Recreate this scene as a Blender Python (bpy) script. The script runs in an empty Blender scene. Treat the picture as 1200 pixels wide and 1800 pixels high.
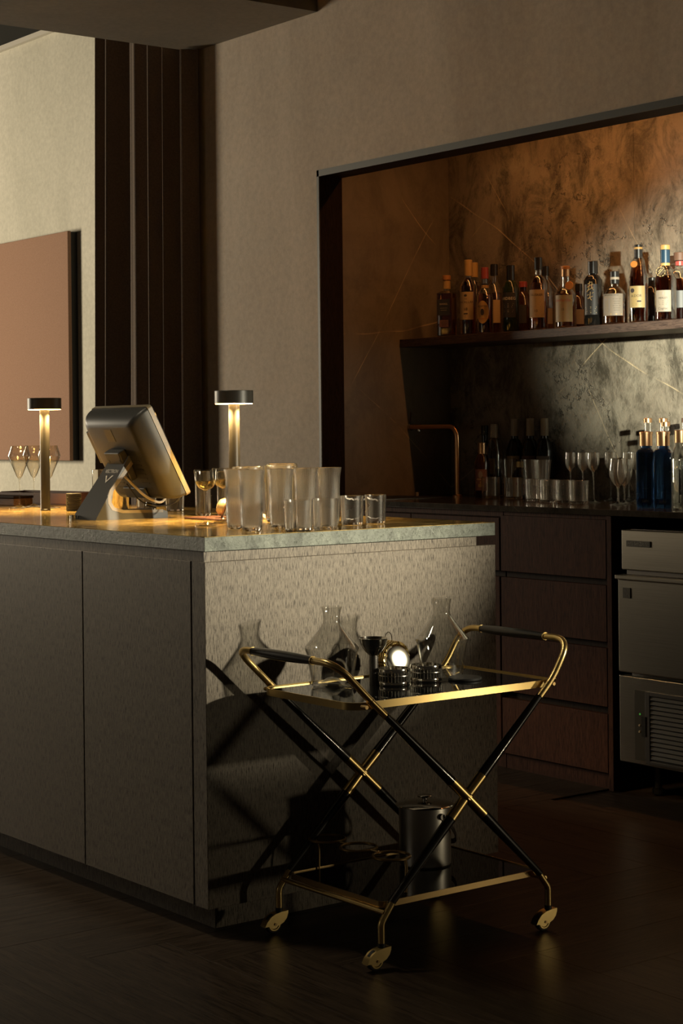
import bpy, bmesh, math, random
from mathutils import Vector, Matrix
random.seed(7)
PI = math.pi
sc = bpy.context.scene
col = sc.collection

# ------------------------------------------------------------------ camera
CAM = Vector((3.5394, -2.294, 1.170)); YAW = 0.9196; ROLL = -0.0104
FPX = 3181.27; HORIZ = 760.09
fw = Vector((-math.sin(YAW), math.cos(YAW), 0)); rt = Vector((math.cos(YAW), math.sin(YAW), 0)); up = Vector((0, 0, 1))
cr = rt * math.cos(ROLL) + up * math.sin(ROLL); cu = up * math.cos(ROLL) - rt * math.sin(ROLL)
cd = bpy.data.cameras.new('camera'); cam = bpy.data.objects.new('camera', cd); col.objects.link(cam)
cd.sensor_fit = 'VERTICAL'; cd.sensor_height = 36; cd.lens = FPX / 1800 * 36
cd.shift_y = -(900 - HORIZ) / 1800
cd.clip_start = .05; cd.clip_end = 60
cam.matrix_world = Matrix(((cr.x, cu.x, -fw.x, CAM.x), (cr.y, cu.y, -fw.y, CAM.y), (cr.z, cu.z, -fw.z, CAM.z), (0, 0, 0, 1)))
sc.camera = cam

# ------------------------------------------------------------------ world and lights
w = bpy.data.worlds.new('world'); sc.world = w; w.use_nodes = True
w.node_tree.nodes['Background'].inputs[0].default_value = (1.0, .80, .56, 1)
w.node_tree.nodes['Background'].inputs[1].default_value = .016
sc.view_settings.view_transform = 'Standard'; sc.view_settings.look = 'None'
sc.view_settings.exposure = 0.0; sc.view_settings.gamma = 1.0; sc.view_settings.use_curve_mapping = False
sc.cycles.max_bounces = 20; sc.cycles.transmission_bounces = 20; sc.cycles.glossy_bounces = 6; sc.cycles.diffuse_bounces = 4
sc.cycles.caustics_reflective = False; sc.cycles.caustics_refractive = True
sc.cycles.sample_clamp_indirect = 4.0

def aim(o, target):
    o.rotation_euler = (Vector(target) - o.location).to_track_quat('-Z', 'Y').to_euler()
def light(name, kind, loc, target, energy, color, **kw):
    d = bpy.data.lights.new(name, kind); d.energy = energy; d.color = color
    for k, v in kw.items(): setattr(d, k, v)
    o = bpy.data.objects.new(name, d); col.objects.link(o); o.location = loc; aim(o, target)
    return o
# spotlight further right along the bar, raking the island end
light('spot_island', 'SPOT', (2.25, 1.80, 1.30), (0.0, .34, 1.03), 660, (1, .90, .66), spot_size=math.radians(28.5), spot_blend=1.0, shadow_soft_size=.04)
# spotlight from the room on to the niche
light('spot_niche', 'SPOT', (2.55, .05, 1.66), (-.46, 2.62, 1.50), 3500, (1, 1.0, .80), spot_size=math.radians(18.8), spot_blend=.9, shadow_soft_size=.03)
# low aisle light farther right
light('aisle_light', 'SPOT', (1.95, 1.80, .20), (0, .25, .27), 16, (1, .84, .55), spot_size=math.radians(40), spot_blend=1.0, shadow_soft_size=.05)
# daylight from the window on the left
light('window_left', 'AREA', (-7.8, -1.05, 1.65), (-3.6, 2.3, 1.25), 215, (1, .85, .62), shape='RECTANGLE', size=1.0, size_y=1.5)
# unseen ceiling spot added to grade the island front from top to bottom
light('fill_island_top', 'SPOT', (-1.0, -.58, 3.0), (-.75, .02, .80), 84, (1, .85, .60), spot_size=math.radians(75), spot_blend=1.0, shadow_soft_size=.15)
# faint unseen fill added in front of the bar to lighten the plinth
light('fill_room', 'AREA', (-2.6, -4.6, 1.3), (-1.0, .5, .5), 5.5, (1, .84, .62), shape='RECTANGLE', size=2.0, size_y=1.4)
# warm strip hidden behind the lintel of the niche
light('strip_niche', 'AREA', (-.30, 2.235, 2.40), (-.30, 2.42, 1.2), 11, (1, .40, .11), shape='RECTANGLE', size=2.9, size_y=.03)

# ------------------------------------------------------------------ materials
MATS = {}
def nt(name):
    m = bpy.data.materials.new(name); m.use_nodes = True; MATS[name] = m
    return m, m.node_tree.nodes, m.node_tree.links, m.node_tree.nodes['Principled BSDF']
def simple(name, c, rough=.5, metal=0, trans=0, ior=1.45, emit=None, estr=0, coat=0, spec=None, aniso=0):
    m, N, L, b = nt(name)
    b.inputs['Base Color'].default_value = (*c, 1); b.inputs['Roughness'].default_value = rough
    b.inputs['Metallic'].default_value = metal; b.inputs['Transmission Weight'].default_value = trans; b.inputs['IOR'].default_value = ior
    b.inputs['Coat Weight'].default_value = coat
    if spec is not None: b.inputs['Specular IOR Level'].default_value = spec
    if emit: b.inputs['Emission Color'].default_value = (*emit, 1); b.inputs['Emission Strength'].default_value = estr
    return m
def tex(N, L, scale, nscale, detail=6, rough=.6, dist=0, rnd=False, coord='Object'):
    tc = N.new('ShaderNodeTexCoord'); mp = N.new('ShaderNodeMapping'); mp.inputs['Scale'].default_value = scale
    L.new(tc.outputs[coord], mp.inputs['Vector'])
    if rnd:
        oi = N.new('ShaderNodeObjectInfo'); mu = N.new('ShaderNodeMath'); mu.operation = 'MULTIPLY'; mu.inputs[1].default_value = 97
        L.new(oi.outputs['Random'], mu.inputs[0]); L.new(mu.outputs[0], mp.inputs['Location'])
    n = N.new('ShaderNodeTexNoise'); n.inputs['Scale'].default_value = nscale; n.inputs['Detail'].default_value = detail
    n.inputs['Roughness'].default_value = rough; n.inputs['Distortion'].default_value = dist
    L.new(mp.outputs[0], n.inputs['Vector'])
    return n
def ramp(N, L, src, stops):
    r = N.new('ShaderNodeValToRGB'); e = r.color_ramp.elements
    while len(e) < len(stops): e.new(.5)
    for i, (p, c) in enumerate(stops): e[i].position = p; e[i].color = (*c, 1)
    L.new(src, r.inputs[0]); return r
def bump(N, L, b, src, strength, dist=.002):
    bp = N.new('ShaderNodeBump'); bp.inputs['Strength'].default_value = strength; bp.inputs['Distance'].default_value = dist
    L.new(src, bp.inputs['Height']); L.new(bp.outputs[0], b.inputs['Normal'])
def mix(N, L, fac, a, bb, mode='MIX'):
    m = N.new('ShaderNodeMix'); m.data_type = 'RGBA'; m.blend_type = mode
    if isinstance(fac, float): m.inputs[0].default_value = fac
    else: L.new(fac, m.inputs[0])
    for s, i in ((a, 6), (bb, 7)):
        if isinstance(s, tuple): m.inputs[i].default_value = (*s, 1)
        else: L.new(s, m.inputs[i])
    return m.outputs[2]

def plaster(name, c1, c2, c3, rough=.85):
    m, N, L, b = nt(name)
    a = tex(N, L, (1, 1, .35), 1.6, 8, .62, .6); f = tex(N, L, (1, 1, 1), 38, 5, .7)
    r = ramp(N, L, a.outputs[0], [(.30, c1), (.52, c2), (.74, c3)])
    r2 = ramp(N, L, f.outputs[0], [(.3, (.86, .86, .86)), (.7, (1.08, 1.08, 1.08))])
    L.new(mix(N, L, 1.0, r.outputs[0], r2.outputs[0], 'MULTIPLY'), b.inputs['Base Color'])
    b.inputs['Roughness'].default_value = rough
    bump(N, L, b, f.outputs[0], .12, .003)
    return m
plaster('plaster', (.38, .31, .245), (.46, .385, .31), (.54, .455, .37))
plaster('plaster_far', (.52, .50, .41), (.60, .575, .475), (.66, .63, .53))
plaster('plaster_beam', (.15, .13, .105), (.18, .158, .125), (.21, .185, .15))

def wood(name, c1, c2, fleck, scale, rough=.5, rnd=False, fl=(.40, .52), spec=.18):
    m, N, L, b = nt(name)
    g = tex(N, L, scale, 3.0, 8, .65, .4, rnd); f = tex(N, L, tuple(s * 3.2 for s in scale), 3.0, 4, .75, 0, rnd)
    r = ramp(N, L, g.outputs[0], [(.36, c1), (.64, c2)])
    fr = ramp(N, L, f.outputs[0], [(fl[0], (1, 1, 1)), (fl[1], (0, 0, 0))])
    L.new(mix(N, L, fr.outputs[0], r.outputs[0], fleck), b.inputs['Base Color'])
    b.inputs['Roughness'].default_value = rough; b.inputs['Specular IOR Level'].default_value = spec
    bump(N, L, b, f.outputs[0], .0 if rnd else .15, .001)
    return m
wood('island_wood', (.170, .144, .115), (.225, .192, .153), (.034, .026, .020), (66, 66, 4.6), .48, fl=(.42, .50))
wood('cabinet_wood', (.046, .019, .012), (.068, .029, .018), (.020, .009, .006), (38, 38, 2.2), .6, spec=.05)
wood('shelf_wood', (.07, .045, .035), (.10, .065, .05), (.035, .022, .018), (3, 40, 40), .5)
wood('floor_wood', (.034, .0235, .016), (.060, .042, .029), (.017, .0115, .008), (1.1, 17, 17), .36, True, (.36, .52), .12)
wood('dark_lining', (.020, .012, .009), (.026, .016, .012), (.012, .008, .006), (30, 30, 3), .6, spec=.05)
wood('tray_wood', (.10, .05, .025), (.16, .08, .04), (.05, .03, .02), (2, 30, 30), .4)

def stone(name, c1, c2, c3, vein, rough, scale=1.0, pits=.6, stain=.5, patchy=False):
    m, N, L, b = nt(name)
    a = tex(N, L, (scale, scale, scale), 2.2, 9, .68, 1.2); f = tex(N, L, (scale, scale, scale), 26, 6, .72, .3)
    r = ramp(N, L, a.outputs[0], [(.32, c1), (.50, c2), (.68, c3)])
    # thin straight crossing veins
    tc = N.new('ShaderNodeTexCoord'); acc = None
    for i, (rx, ry, rz, sc_, d) in enumerate([(.3, .55, .2, .62, 1.4), (.9, -.75, 1.1, .55, 1.1), (.2, -1.1, .5, .5, 1.2)]):
        mp = N.new('ShaderNodeMapping'); mp.inputs['Rotation'].default_value = (rx, ry, rz); L.new(tc.outputs['Object'], mp.inputs[0])
        wv = N.new('ShaderNodeTexWave'); wv.wave_profile = 'SAW'; wv.inputs['Scale'].default_value = sc_ * scale; wv.inputs['Distortion'].default_value = d
        wv.inputs['Detail'].default_value = 3; wv.inputs['Detail Scale'].default_value = 1.2; L.new(mp.outputs[0], wv.inputs[0])
        rr = ramp(N, L, wv.outputs['Fac'], [(.0, (1, 1, 1)), (.005, (0, 0, 0))])
        nb = tex(N, L, (1, 1, 1), 3.5 + i, 3, .6); nr = ramp(N, L, nb.outputs[0], [(.44, (0, 0, 0)), (.62, (1, 1, 1))])
        o = mix(N, L, 1.0, rr.outputs[0], nr.outputs[0], 'MULTIPLY')
        acc = o if acc is None else mix(N, L, 1.0, acc, o, 'ADD')
    st_ = tex(N, L, (scale, scale, scale * .6), 7, 10, .78, .5); sr = ramp(N, L, st_.outputs[0], [(.40, (.20, .20, .185)), (.55, (1, 1, 1))])
    base = mix(N, L, stain, r.outputs[0], sr.outputs[0], 'MULTIPLY')
    c = mix(N, L, acc, base, vein)
    # broken dark fissures
    vo = N.new('ShaderNodeTexVoronoi'); vo.feature = 'DISTANCE_TO_EDGE'; vo.inputs['Scale'].default_value = 4.2 * scale
    nz = tex(N, L, (scale, scale, scale), 5, 6, .7); 
    mv = N.new('ShaderNodeVectorMath'); mv.operation = 'MULTIPLY_ADD'; mv.inputs[1].default_value = (.5, .5, .5)
    L.new(nz.outputs['Color'], mv.inputs[0]); L.new(tc.outputs['Object'], mv.inputs[2]); L.new(mv.outputs[0], vo.inputs['Vector'])
    fi = ramp(N, L, vo.outputs['Distance'], [(0.0, (1, 1, 1)), (.05, (0, 0, 0))])
    gate = ramp(N, L, f.outputs[0], [(.47, (0, 0, 0)), (.56, (pits, pits, pits))])
    fis = mix(N, L, 1.0, fi.outputs[0], gate.outputs[0], 'MULTIPLY')
    if patchy:
        pn = tex(N, L, (1, 1, 1), 2.6, 3, .6); pr = ramp(N, L, pn.outputs[0], [(.42, (0, 0, 0)), (.54, (1, 1, 1))]); fis = mix(N, L, 1.0, fis, pr.outputs[0], 'MULTIPLY')
    c = mix(N, L, fis, c, tuple(v * .22 for v in c1))
    L.new(c, b.inputs['Base Color']); b.inputs['Roughness'].default_value = rough
    hgt = mix(N, L, 1.0, f.outputs[0], fis, 'SUBTRACT')
    bump(N, L, b, hgt, .55 if pits > .8 else .30 if pits > .3 else .04, .008)
    return m
stone('niche_stone', (.17, .140, .105), (.22, .185, .14), (.27, .235, .18), (.62, .47, .28), .42, 1.0, .95, .9, True)
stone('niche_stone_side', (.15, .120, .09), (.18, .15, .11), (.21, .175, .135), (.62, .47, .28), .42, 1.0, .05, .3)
stone('counter_stone', (.20, .125, .045), (.46, .32, .12), (.68, .50, .21), (.75, .62, .34), .045, 2.6, .25, .85)
stone('counter_edge', (.10, .112, .092), (.145, .162, .135), (.20, .22, .185), (.34, .36, .31), .55, 3.0, .7, .6)
stone('back_stone', (.030, .024, .019), (.042, .034, .026), (.055, .045, .035), (.12, .09, .06), .10, 2.0, .2)

simple('brass', (.72, .53, .22), .30, 1)
simple('brass_dark', (.42, .29, .13), .34, 1)
simple('faucet_brass', (.55, .33, .17), .30, 1)
simple('copper_cap', (.50, .30, .16), .38, 1)
simple('black_wood', (.012, .010, .009), .28, coat=.5)
simple('black_matte', (.012, .011, .010), .55)
simple('black_void', (.004, .004, .004), .9)
simple('smoked_glass', (.006, .006, .006), .025, ior=1.6)
simple('steel', (.50, .48, .43), .24, 1)
simple('bucket_steel', (.62, .60, .55), .36, 1)
simple('steel_polished', (.62, .60, .55), .10, 1)
simple('steel_dark', (.16, .15, .14), .35, 1)
simple('plate_dark', (.05, .045, .035), .4, .6)
simple('plastic_grey', (0.035, 0.035, 0.034), .42)
simple('plastic_dark', (0.02, 0.02, 0.018), .45)
simple('plastic_edge', (0.13, 0.105, 0.065), .40)
simple('plastic_black', (.010, .010, .010), .4)
simple('screen', (.006, .006, .008), .08)
simple('white_cable', (.60, .54, .42), .5)
simple('rubber', (.012, .011, .010), .6)
simple('leather_brown', (.17, .075, .035), .5)
simple('leather_dark', (.075, .030, .022), .5)
simple('cloth', (.45, .40, .34), .9)
simple('mesh_gold', (.66, .52, .30), .42, .7)
simple('lamp_black', (.020, .018, .015), .42)
simple('lamp_glow', (1, .8, .4), .5, emit=(1, .56, .16), estr=40)
simple('led_green', (.1, .4, .1), .5, emit=(.12, .8, .1), estr=.12)
simple('button_cream', (.45, .36, .24), .5)
simple('profile_white', (.55, .52, .45), .5)
simple('frame_metal', (.05, .05, .045), .5, .3)
def thin_glass(name, c, edge, rough=.02, ior=1.5):
    m, N, L, b = nt(name); N.remove(b); out = N['Material Output']
    tr_ = N.new('ShaderNodeBsdfTransparent'); gl = N.new('ShaderNodeBsdfGlossy'); gl.inputs['Roughness'].default_value = rough
    lw = N.new('ShaderNodeLayerWeight'); lw.inputs['Blend'].default_value = .25
    rr = ramp(N, L, lw.outputs['Facing'], [(.45, c), (1.0, edge)]); L.new(rr.outputs[0], tr_.inputs['Color'])
    lf = N.new('ShaderNodeLayerWeight'); lf.inputs['Blend'].default_value = .5
    pw = N.new('ShaderNodeMath'); pw.operation = 'POWER'; pw.inputs[1].default_value = 2.5; L.new(lf.outputs['Facing'], pw.inputs[0])
    fn = N.new('ShaderNodeMath'); fn.operation = 'MULTIPLY_ADD'; fn.inputs[1].default_value = .85; fn.inputs[2].default_value = .07; L.new(pw.outputs[0], fn.inputs[0])
    mx = N.new('ShaderNodeMixShader'); L.new(fn.outputs[0], mx.inputs[0]); L.new(tr_.outputs[0], mx.inputs[1]); L.new(gl.outputs[0], mx.inputs[2])
    L.new(mx.outputs[0], out.inputs['Surface']); return m
thin_glass('glass', (.97, .97, .96), (.70, .70, .68))
thin_glass('glass_stem', (.96, .95, .92), (.66, .64, .58), .03)
def hazy_glass(name, haze):
    m_, N_, L_, b_ = nt(name)
    b_.inputs['Base Color'].default_value = (1, .98, .94, 1); b_.inputs['Roughness'].default_value = 0; b_.inputs['Transmission Weight'].default_value = 1; b_.inputs['IOR'].default_value = 1.45
    gl_ = N_.new('ShaderNodeBsdfGlossy'); gl_.inputs['Roughness'].default_value = .22
    df_ = N_.new('ShaderNodeBsdfTranslucent'); df_.inputs['Color'].default_value = (.9, .85, .75, 1)
    m1_ = N_.new('ShaderNodeMixShader'); m1_.inputs[0].default_value = .30; L_.new(gl_.outputs[0], m1_.inputs[1]); L_.new(df_.outputs[0], m1_.inputs[2])
    m2_ = N_.new('ShaderNodeMixShader'); m2_.inputs[0].default_value = haze; L_.new(b_.outputs[0], m2_.inputs[1]); L_.new(m1_.outputs[0], m2_.inputs[2])
    L_.new(m2_.outputs[0], N_['Material Output'].inputs['Surface'])
hazy_glass('glass_warm', .038); hazy_glass('glass_bar', .06)
simple('whisky', (.62, .20, .035), 0, trans=1, ior=1.36)
simple('whisky_deep', (.40, .085, .018), 0, trans=1, ior=1.36)
simple('whisky_pale', (.80, .46, .12), 0, trans=1, ior=1.36)
simple('white_wine', (.95, .72, .30), 0, trans=1, ior=1.34)
simple('gin_blue', (.035, .10, .27), .02, trans=.8, ior=1.42)
simple('gin_clear', (.92, .95, .93), 0, trans=1, ior=1.34)
simple('glass_green', (.020, .032, .012), .05, trans=.35, ior=1.5)
simple('glass_black', (.010, .009, .008), .05, coat=.4)
simple('glass_brown', (.05, .018, .008), .05, trans=.4, ior=1.5)
simple('label_cream', (0.4, 0.285, 0.145), .6)
simple('label_gold', (0.42, 0.25, 0.075), .5)
simple('label_dark', (.030, .028, .026), .5)
simple('label_brown', (.16, .075, .06), .55)
simple('label_yellow', (0.28, 0.2, 0.08), .55)
simple('label_white', (0.22, 0.18, 0.135), .6)
simple('label_grey', (.22, .19, .18), .6)
simple('ink', (.03, .022, .02), .7)
simple('ink_red', (.36, .07, .03), .6)
simple('ink_gold', (.66, .50, .24), .4, .4)
simple('ink_white', (.62, .58, .50), .6)
simple('cap_orange', (0.42, 0.18, 0.045), .5)
simple('cap_cream', (0.44, 0.27, 0.09), .45)
simple('cap_black', (.014, .013, .012), .35)
simple('cap_red', (.30, .05, .04), .4)
simple('cap_blue', (0.012, 0.04, 0.075), .4)
simple('cap_grey', (.42, .36, .28), .5)
simple('cork_brown', (0.1, 0.05, 0.03), .6)
simple('wax_orange', (0.48, 0.19, 0.04), .5)

def fabric(name, c1, c2, sc_, sheen=0):
    m, N, L, b = nt(name)
    a = tex(N, L, (1, 1, 1), sc_, 3, .7); r = ramp(N, L, a.outputs[0], [(.3, c1), (.7, c2)])
    L.new(r.outputs[0], b.inputs['Base Color']); b.inputs['Roughness'].default_value = .92
    b.inputs['Sheen Weight'].default_value = sheen; b.inputs['Sheen Tint'].default_value = (.9, .75, .6, 1)
    bump(N, L, b, a.outputs[0], .25, .002)
fabric('panel_fabric', (.27, .155, .10), (.34, .20, .132), 170)
fabric('curtain_fabric', (.10, .073, .057), (.15, .110, .086), 120, .5)
m_, N_, L_, b_ = nt('brushed_steel')
t_ = tex(N_, L_, (.6, .6, 70), 6, 4, .6)
r_ = ramp(N_, L_, t_.outputs[0], [(.3, (.44, .40, .33)), (.7, (.55, .505, .42))]); L_.new(r_.outputs[0], b_.inputs['Base Color'])
b_.inputs['Metallic'].default_value = 1; b_.inputs['Roughness'].default_value = .28; b_.inputs['Anisotropic'].default_value = .5

# ------------------------------------------------------------------ mesh helpers
class MB:
    def __init__(s): s.v = []; s.f = []; s.sm = []
    def add(s, vs, fs, smooth=False):
        o = len(s.v); s.v += [tuple(v) for v in vs]; s.f += [tuple(i + o for i in f) for f in fs]; s.sm += [smooth] * len(fs); return s
    def box(s, x0, x1, y0, y1, z0, z1, bev=0, mat=None):
        if bev:
            bm = bmesh.new(); bmesh.ops.create_cube(bm, size=1)
            for v in bm.verts:
                v.co = Vector(((x0 + x1) / 2 + v.co.x * (x1 - x0), (y0 + y1) / 2 + v.co.y * (y1 - y0), (z0 + z1) / 2 + v.co.z * (z1 - z0)))
            bmesh.ops.bevel(bm, geom=bm.edges[:], offset=bev, segments=2, profile=.5, affect='EDGES')
            bm.verts.index_update(); vs = [v.co.copy() for v in bm.verts]; fs = [[v.index for v in f.verts] for f in bm.faces]; bm.free()
        else:
            vs = [Vector((x, y, z)) for x in (x0, x1) for y in (y0, y1) for z in (z0, z1)]
            fs = [(0, 1, 3, 2), (4, 6, 7, 5), (0, 4, 5, 1), (2, 3, 7, 6), (0, 2, 6, 4), (1, 5, 7, 3)]
        if mat: vs = [mat @ Vector(v) for v in vs]
        return s.add(vs, fs, 'flat')
    def lathe(s, prof, seg=32, c=(0, 0, 0), rib=None, closed=False, mat=None, sy=1.0):
        # prof rows: (r, z) or (r, z, n): n = p-norm of the cross-section
        vs = []; fs = []; rows = []
        for k, row in enumerate(prof):
            r, z = row[0], row[1]; n = row[2] if len(row) > 2 else 2
            if r <= 1e-6:
                rows.append([len(vs)]); vs.append(Vector((c[0], c[1], c[2] + z))); continue
            ids = []
            for i in range(seg):
                t = 2 * PI * (i + .5) / seg; cx, sx = math.cos(t), math.sin(t)
                q = r
                if n != 2: q = r / (abs(cx) ** n + abs(sx) ** n) ** (1 / n)
                if rib and rib[0] <= k <= rib[1]: q *= 1 + (rib[2] if i % 2 else -rib[2])
                ids.append(len(vs)); vs.append(Vector((c[0] + q * cx, c[1] + q * sx * sy, c[2] + z)))
            rows.append(ids)
        pairs = list(zip(rows[:-1], rows[1:]))
        if closed: pairs.append((rows[-1], rows[0]))
        for a, b in pairs:
            if len(a) == 1 and len(b) == 1: continue
            for i in range(seg):
                j = (i + 1) % seg
                if len(a) == 1: fs.append((a[0], b[j], b[i]))
                elif len(b) == 1: fs.append((a[i], a[j], b[0]))
                else: fs.append((a[i], a[j], b[j], b[i]))
        if mat: vs = [mat @ v for v in vs]
        return s.add(vs, fs, True)
    def tube(s, pts, rad, seg=12, caps=True, closed=False):
        pts = [Vector(p) for p in pts]; n = len(pts); rs = rad if isinstance(rad, (list, tuple)) else [rad] * n
        vs = []; fs = []; nrm = None
        for i, p in enumerate(pts):
            if closed: t = pts[(i + 1) % n] - pts[i - 1]
            else: t = (pts[min(i + 1, n - 1)] - pts[max(i - 1, 0)])
            t.normalize()
            if nrm is None: nrm = t.orthogonal().normalized()
            nrm = (nrm - t * nrm.dot(t)); nrm.normalize(); bn = t.cross(nrm)
            for k in range(seg):
                a = 2 * PI * k / seg; vs.append(p + (nrm * math.cos(a) + bn * math.sin(a)) * rs[i])
        m = n if closed else n - 1
        for i in range(m):
            for k in range(seg):
                a = i * seg + k; b = i * seg + (k + 1) % seg; c_ = ((i + 1) % n) * seg + (k + 1) % seg; d = ((i + 1) % n) * seg + k
                fs.append((a, b, c_, d))
        if caps and not closed:
            fs.append(tuple(range(seg - 1, -1, -1))); fs.append(tuple(range((n - 1) * seg, n * seg)))
        return s.add(vs, fs, True)
    def prism(s, poly, axis, a, b, mat=None):
        # poly in the two other axes, extruded along axis from a to b
        def P(u, v, w_): return Vector((w_, u, v)) if axis == 0 else Vector((u, w_, v)) if axis == 1 else Vector((u, v, w_))
        n = len(poly); vs = [P(u, v, a) for u, v in poly] + [P(u, v, b) for u, v in poly]
        if mat: vs = [mat @ v for v in vs]
        fs = [tuple(range(n)), tuple(range(2 * n - 1, n - 1, -1))] + [(i, i + n, (i + 1) % n + n, (i + 1) % n) for i in range(n)]
        return s.add(vs, fs)
    def build(s, name, mat, parent=None, loc=None, sharp=35):
        me = bpy.data.meshes.new(name); me.from_pydata(s.v, [], s.f); me.update()
        bm = bmesh.new(); bm.from_mesh(me); bmesh.ops.recalc_face_normals(bm, faces=bm.faces[:])
        lim = math.radians(sharp)
        for e in bm.edges:
            if len(e.link_faces) == 2: e.smooth = e.calc_face_angle(0) < lim
        bm.faces.ensure_lookup_table()
        for f in bm.faces: f.smooth = s.sm[f.index] != 'flat'
        bm.to_mesh(me); bm.free()
        me.materials.append(MATS[mat]); o = bpy.data.objects.new(name, me); col.objects.link(o)
        if parent: o.parent = parent
        if loc: o.location = loc
        return o
def box(name, mat, x0, x1, y0, y1, z0, z1, parent=None, bev=0): return MB().box(x0, x1, y0, y1, z0, z1, bev).build(name, mat, parent)
def tag(o, label, cat, group=None):
    o['label'] = label; o['category'] = cat
    if group: o['group'] = group
    return o
def thing(name, label, cat, loc=(0, 0, 0), rz=0, group=None):
    o = bpy.data.objects.new(name, None); col.objects.link(o); o.location = loc; o.rotation_euler = (0, 0, rz); o.empty_display_size = .05
    return tag(o, label, cat, group)
def struct(o): o['kind'] = 'structure'; return o
def copy_tree(o, parent=None):
    c = o.copy(); col.objects.link(c); c.parent = parent
    for ch in list(o.children): copy_tree(ch, c)
    return c
def fillet(pts, r, n=7):
    pts = [Vector(p) for p in pts]; out = [pts[0]]
    for a, b, c in zip(pts[:-2], pts[1:-1], pts[2:]):
        u = (a - b); v = (c - b); k = min(r, u.length * .49, v.length * .49)
        p0 = b + u.normalized() * k; p2 = b + v.normalized() * k
        for i in range(n + 1):
            t = i / n; out.append(p0 * (1 - t) ** 2 + b * 2 * t * (1 - t) + p2 * t * t)
    out.append(pts[-1]); return out
_tc = {}
def text_verts(s, size):
    if (s, size) in _tc: return _tc[(s, size)]
    cu_ = bpy.data.curves.new('t', 'FONT'); cu_.body = s; cu_.size = size; cu_.align_x = 'CENTER'; cu_.align_y = 'CENTER'; cu_.resolution_u = 2
    ob = bpy.data.objects.new('t', cu_); me = bpy.data.meshes.new_from_object(ob)
    r = ([(v.co.x, v.co.y) for v in me.vertices], [tuple(p.vertices) for p in me.polygons])
    bpy.data.objects.remove(ob); bpy.data.meshes.remove(me); bpy.data.curves.remove(cu_)
    _tc[(s, size)] = r; return r
def flat_text(name, mat, s, size, fn, parent):
    vs, fs = text_verts(s, size); return MB().add([fn(x, y) for x, y in vs], fs).build(name, mat, parent)

# ------------------------------------------------------------------ the room
H = .93
fl = struct(box('floor', 'floor_wood', -10, 6, -5.5, 4, -.06, -.006))
# herringbone oak blocks laid on the floor
PW, PL = .20, 1.20
pm = MB().box(0, PL, 0, PW, -.012, 0, .0012); pm.v = [(x, y, z) for x, y, z in pm.v]
def seen(x, y):
    d = Vector((x, y, 0)) - CAM; z = d.dot(fw)
    if z < 1: return False
    return -520 < 600 + FPX * d.dot(cr) / z < 1720 and HORIZ - FPX * d.dot(cu) / z < 2250
plank0 = None; nplank = 0
for a in range(-60, 60):
    for b in range(-12, 12):
        for kind in (0, 1):
            ox = a * PW + b * PL + .37; oy = a * PW - b * PL + .1
            if kind == 0: cx, cy = ox + PL / 2, oy + PW / 2
            else: cx, cy = ox + PW / 2, oy + PW + PL / 2
            if not (-1.9 < cx < 3.2 and -2.6 < cy < 2.2) or not seen(cx, cy): continue
            if cx < -.30 and cy > .42 and cy < .9: continue
            if plank0 is None:
                o = plank0 = MB().box(.0003, PL - .0003, .0003, PW - .0003, -.012, 0, .0006).build('plank', 'floor_wood', fl)
            else:
                o = bpy.data.objects.new('plank', plank0.data); col.objects.link(o); o.parent = fl
            if kind == 0: o.location = (ox, oy, 0)
            else: o.location = (ox + PW, oy + PW, 0); o.rotation_euler = (0, 0, PI / 2)
            nplank += 1

YW = 1.945; XN = -2.16; YB = 2.62; ZL = 2.198; NXR = 1.30
wb = MB().box(-3.05, XN - .002, YW, YW + .9, 0, 3.5).box(XN - .002, NXR, YW, YW + .11, ZL, 3.5).box(NXR, 3.4, YW, YW + .9, 0, 3.5)
struct(wb.build('wall_bar', 'plaster'))
struct(box('wall_far', 'plaster_far', -10, -3.05, 2.6, 2.75, 0, 3.46))
struct(box('ceiling_far', 'black_void', -10, -3.05, -5, 2.75, 3.46, 3.56))
struct(box('trim_1', 'profile_white', -10, -3.3, 2.572, 2.5995, 3.432, 3.46))
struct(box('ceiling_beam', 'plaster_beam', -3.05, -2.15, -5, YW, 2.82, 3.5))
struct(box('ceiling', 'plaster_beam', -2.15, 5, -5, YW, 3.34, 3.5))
# niche
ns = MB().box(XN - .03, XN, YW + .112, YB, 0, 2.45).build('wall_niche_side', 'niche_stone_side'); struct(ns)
nb = struct(box('wall_niche_back', 'black_void', XN, NXR, YB + .004, YB + .06, 0, 2.45))
for i, (x0, x1) in enumerate([(XN, -1.114), (-1.1125, -.065), (-.0635, NXR)]):
    o = box('stone_panel', 'niche_stone', x0, x1, YB, YB + .0035, .90, 2.45, nb)
struct(box('ceiling_niche', 'niche_stone', XN, NXR, YW + .112, YB + .06, 2.45, 2.5))
fr = MB().box(XN - .002, XN + .012, YW - .004, YW + .001, 0, ZL).box(XN - .002, NXR, YW - .004, YW + .001, ZL - .024, ZL + .001)
struct(fr.build('trim_2', 'frame_metal'))
li = MB().box(XN - .002, XN + .010, YW + .001, YW + .112, 0, ZL - .022).box(XN, NXR, YW + .001, YW + .112, ZL - .022, ZL)
struct(li.build('trim_3', 'dark_lining'))

# wall panel picture
pt = thing('wall_panel', 'large reddish brown fabric-covered panel hung on the pale far wall', 'wall panel', (-6.2, 2.56, 1.03))
box('fabric_face', 'panel_fabric', -1.6, .94, -.022, .0, 0, 1.262, pt, .004)
box('panel_core', 'black_matte', -1.59, .935, 0, .039, .004, 1.258, pt)

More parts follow.
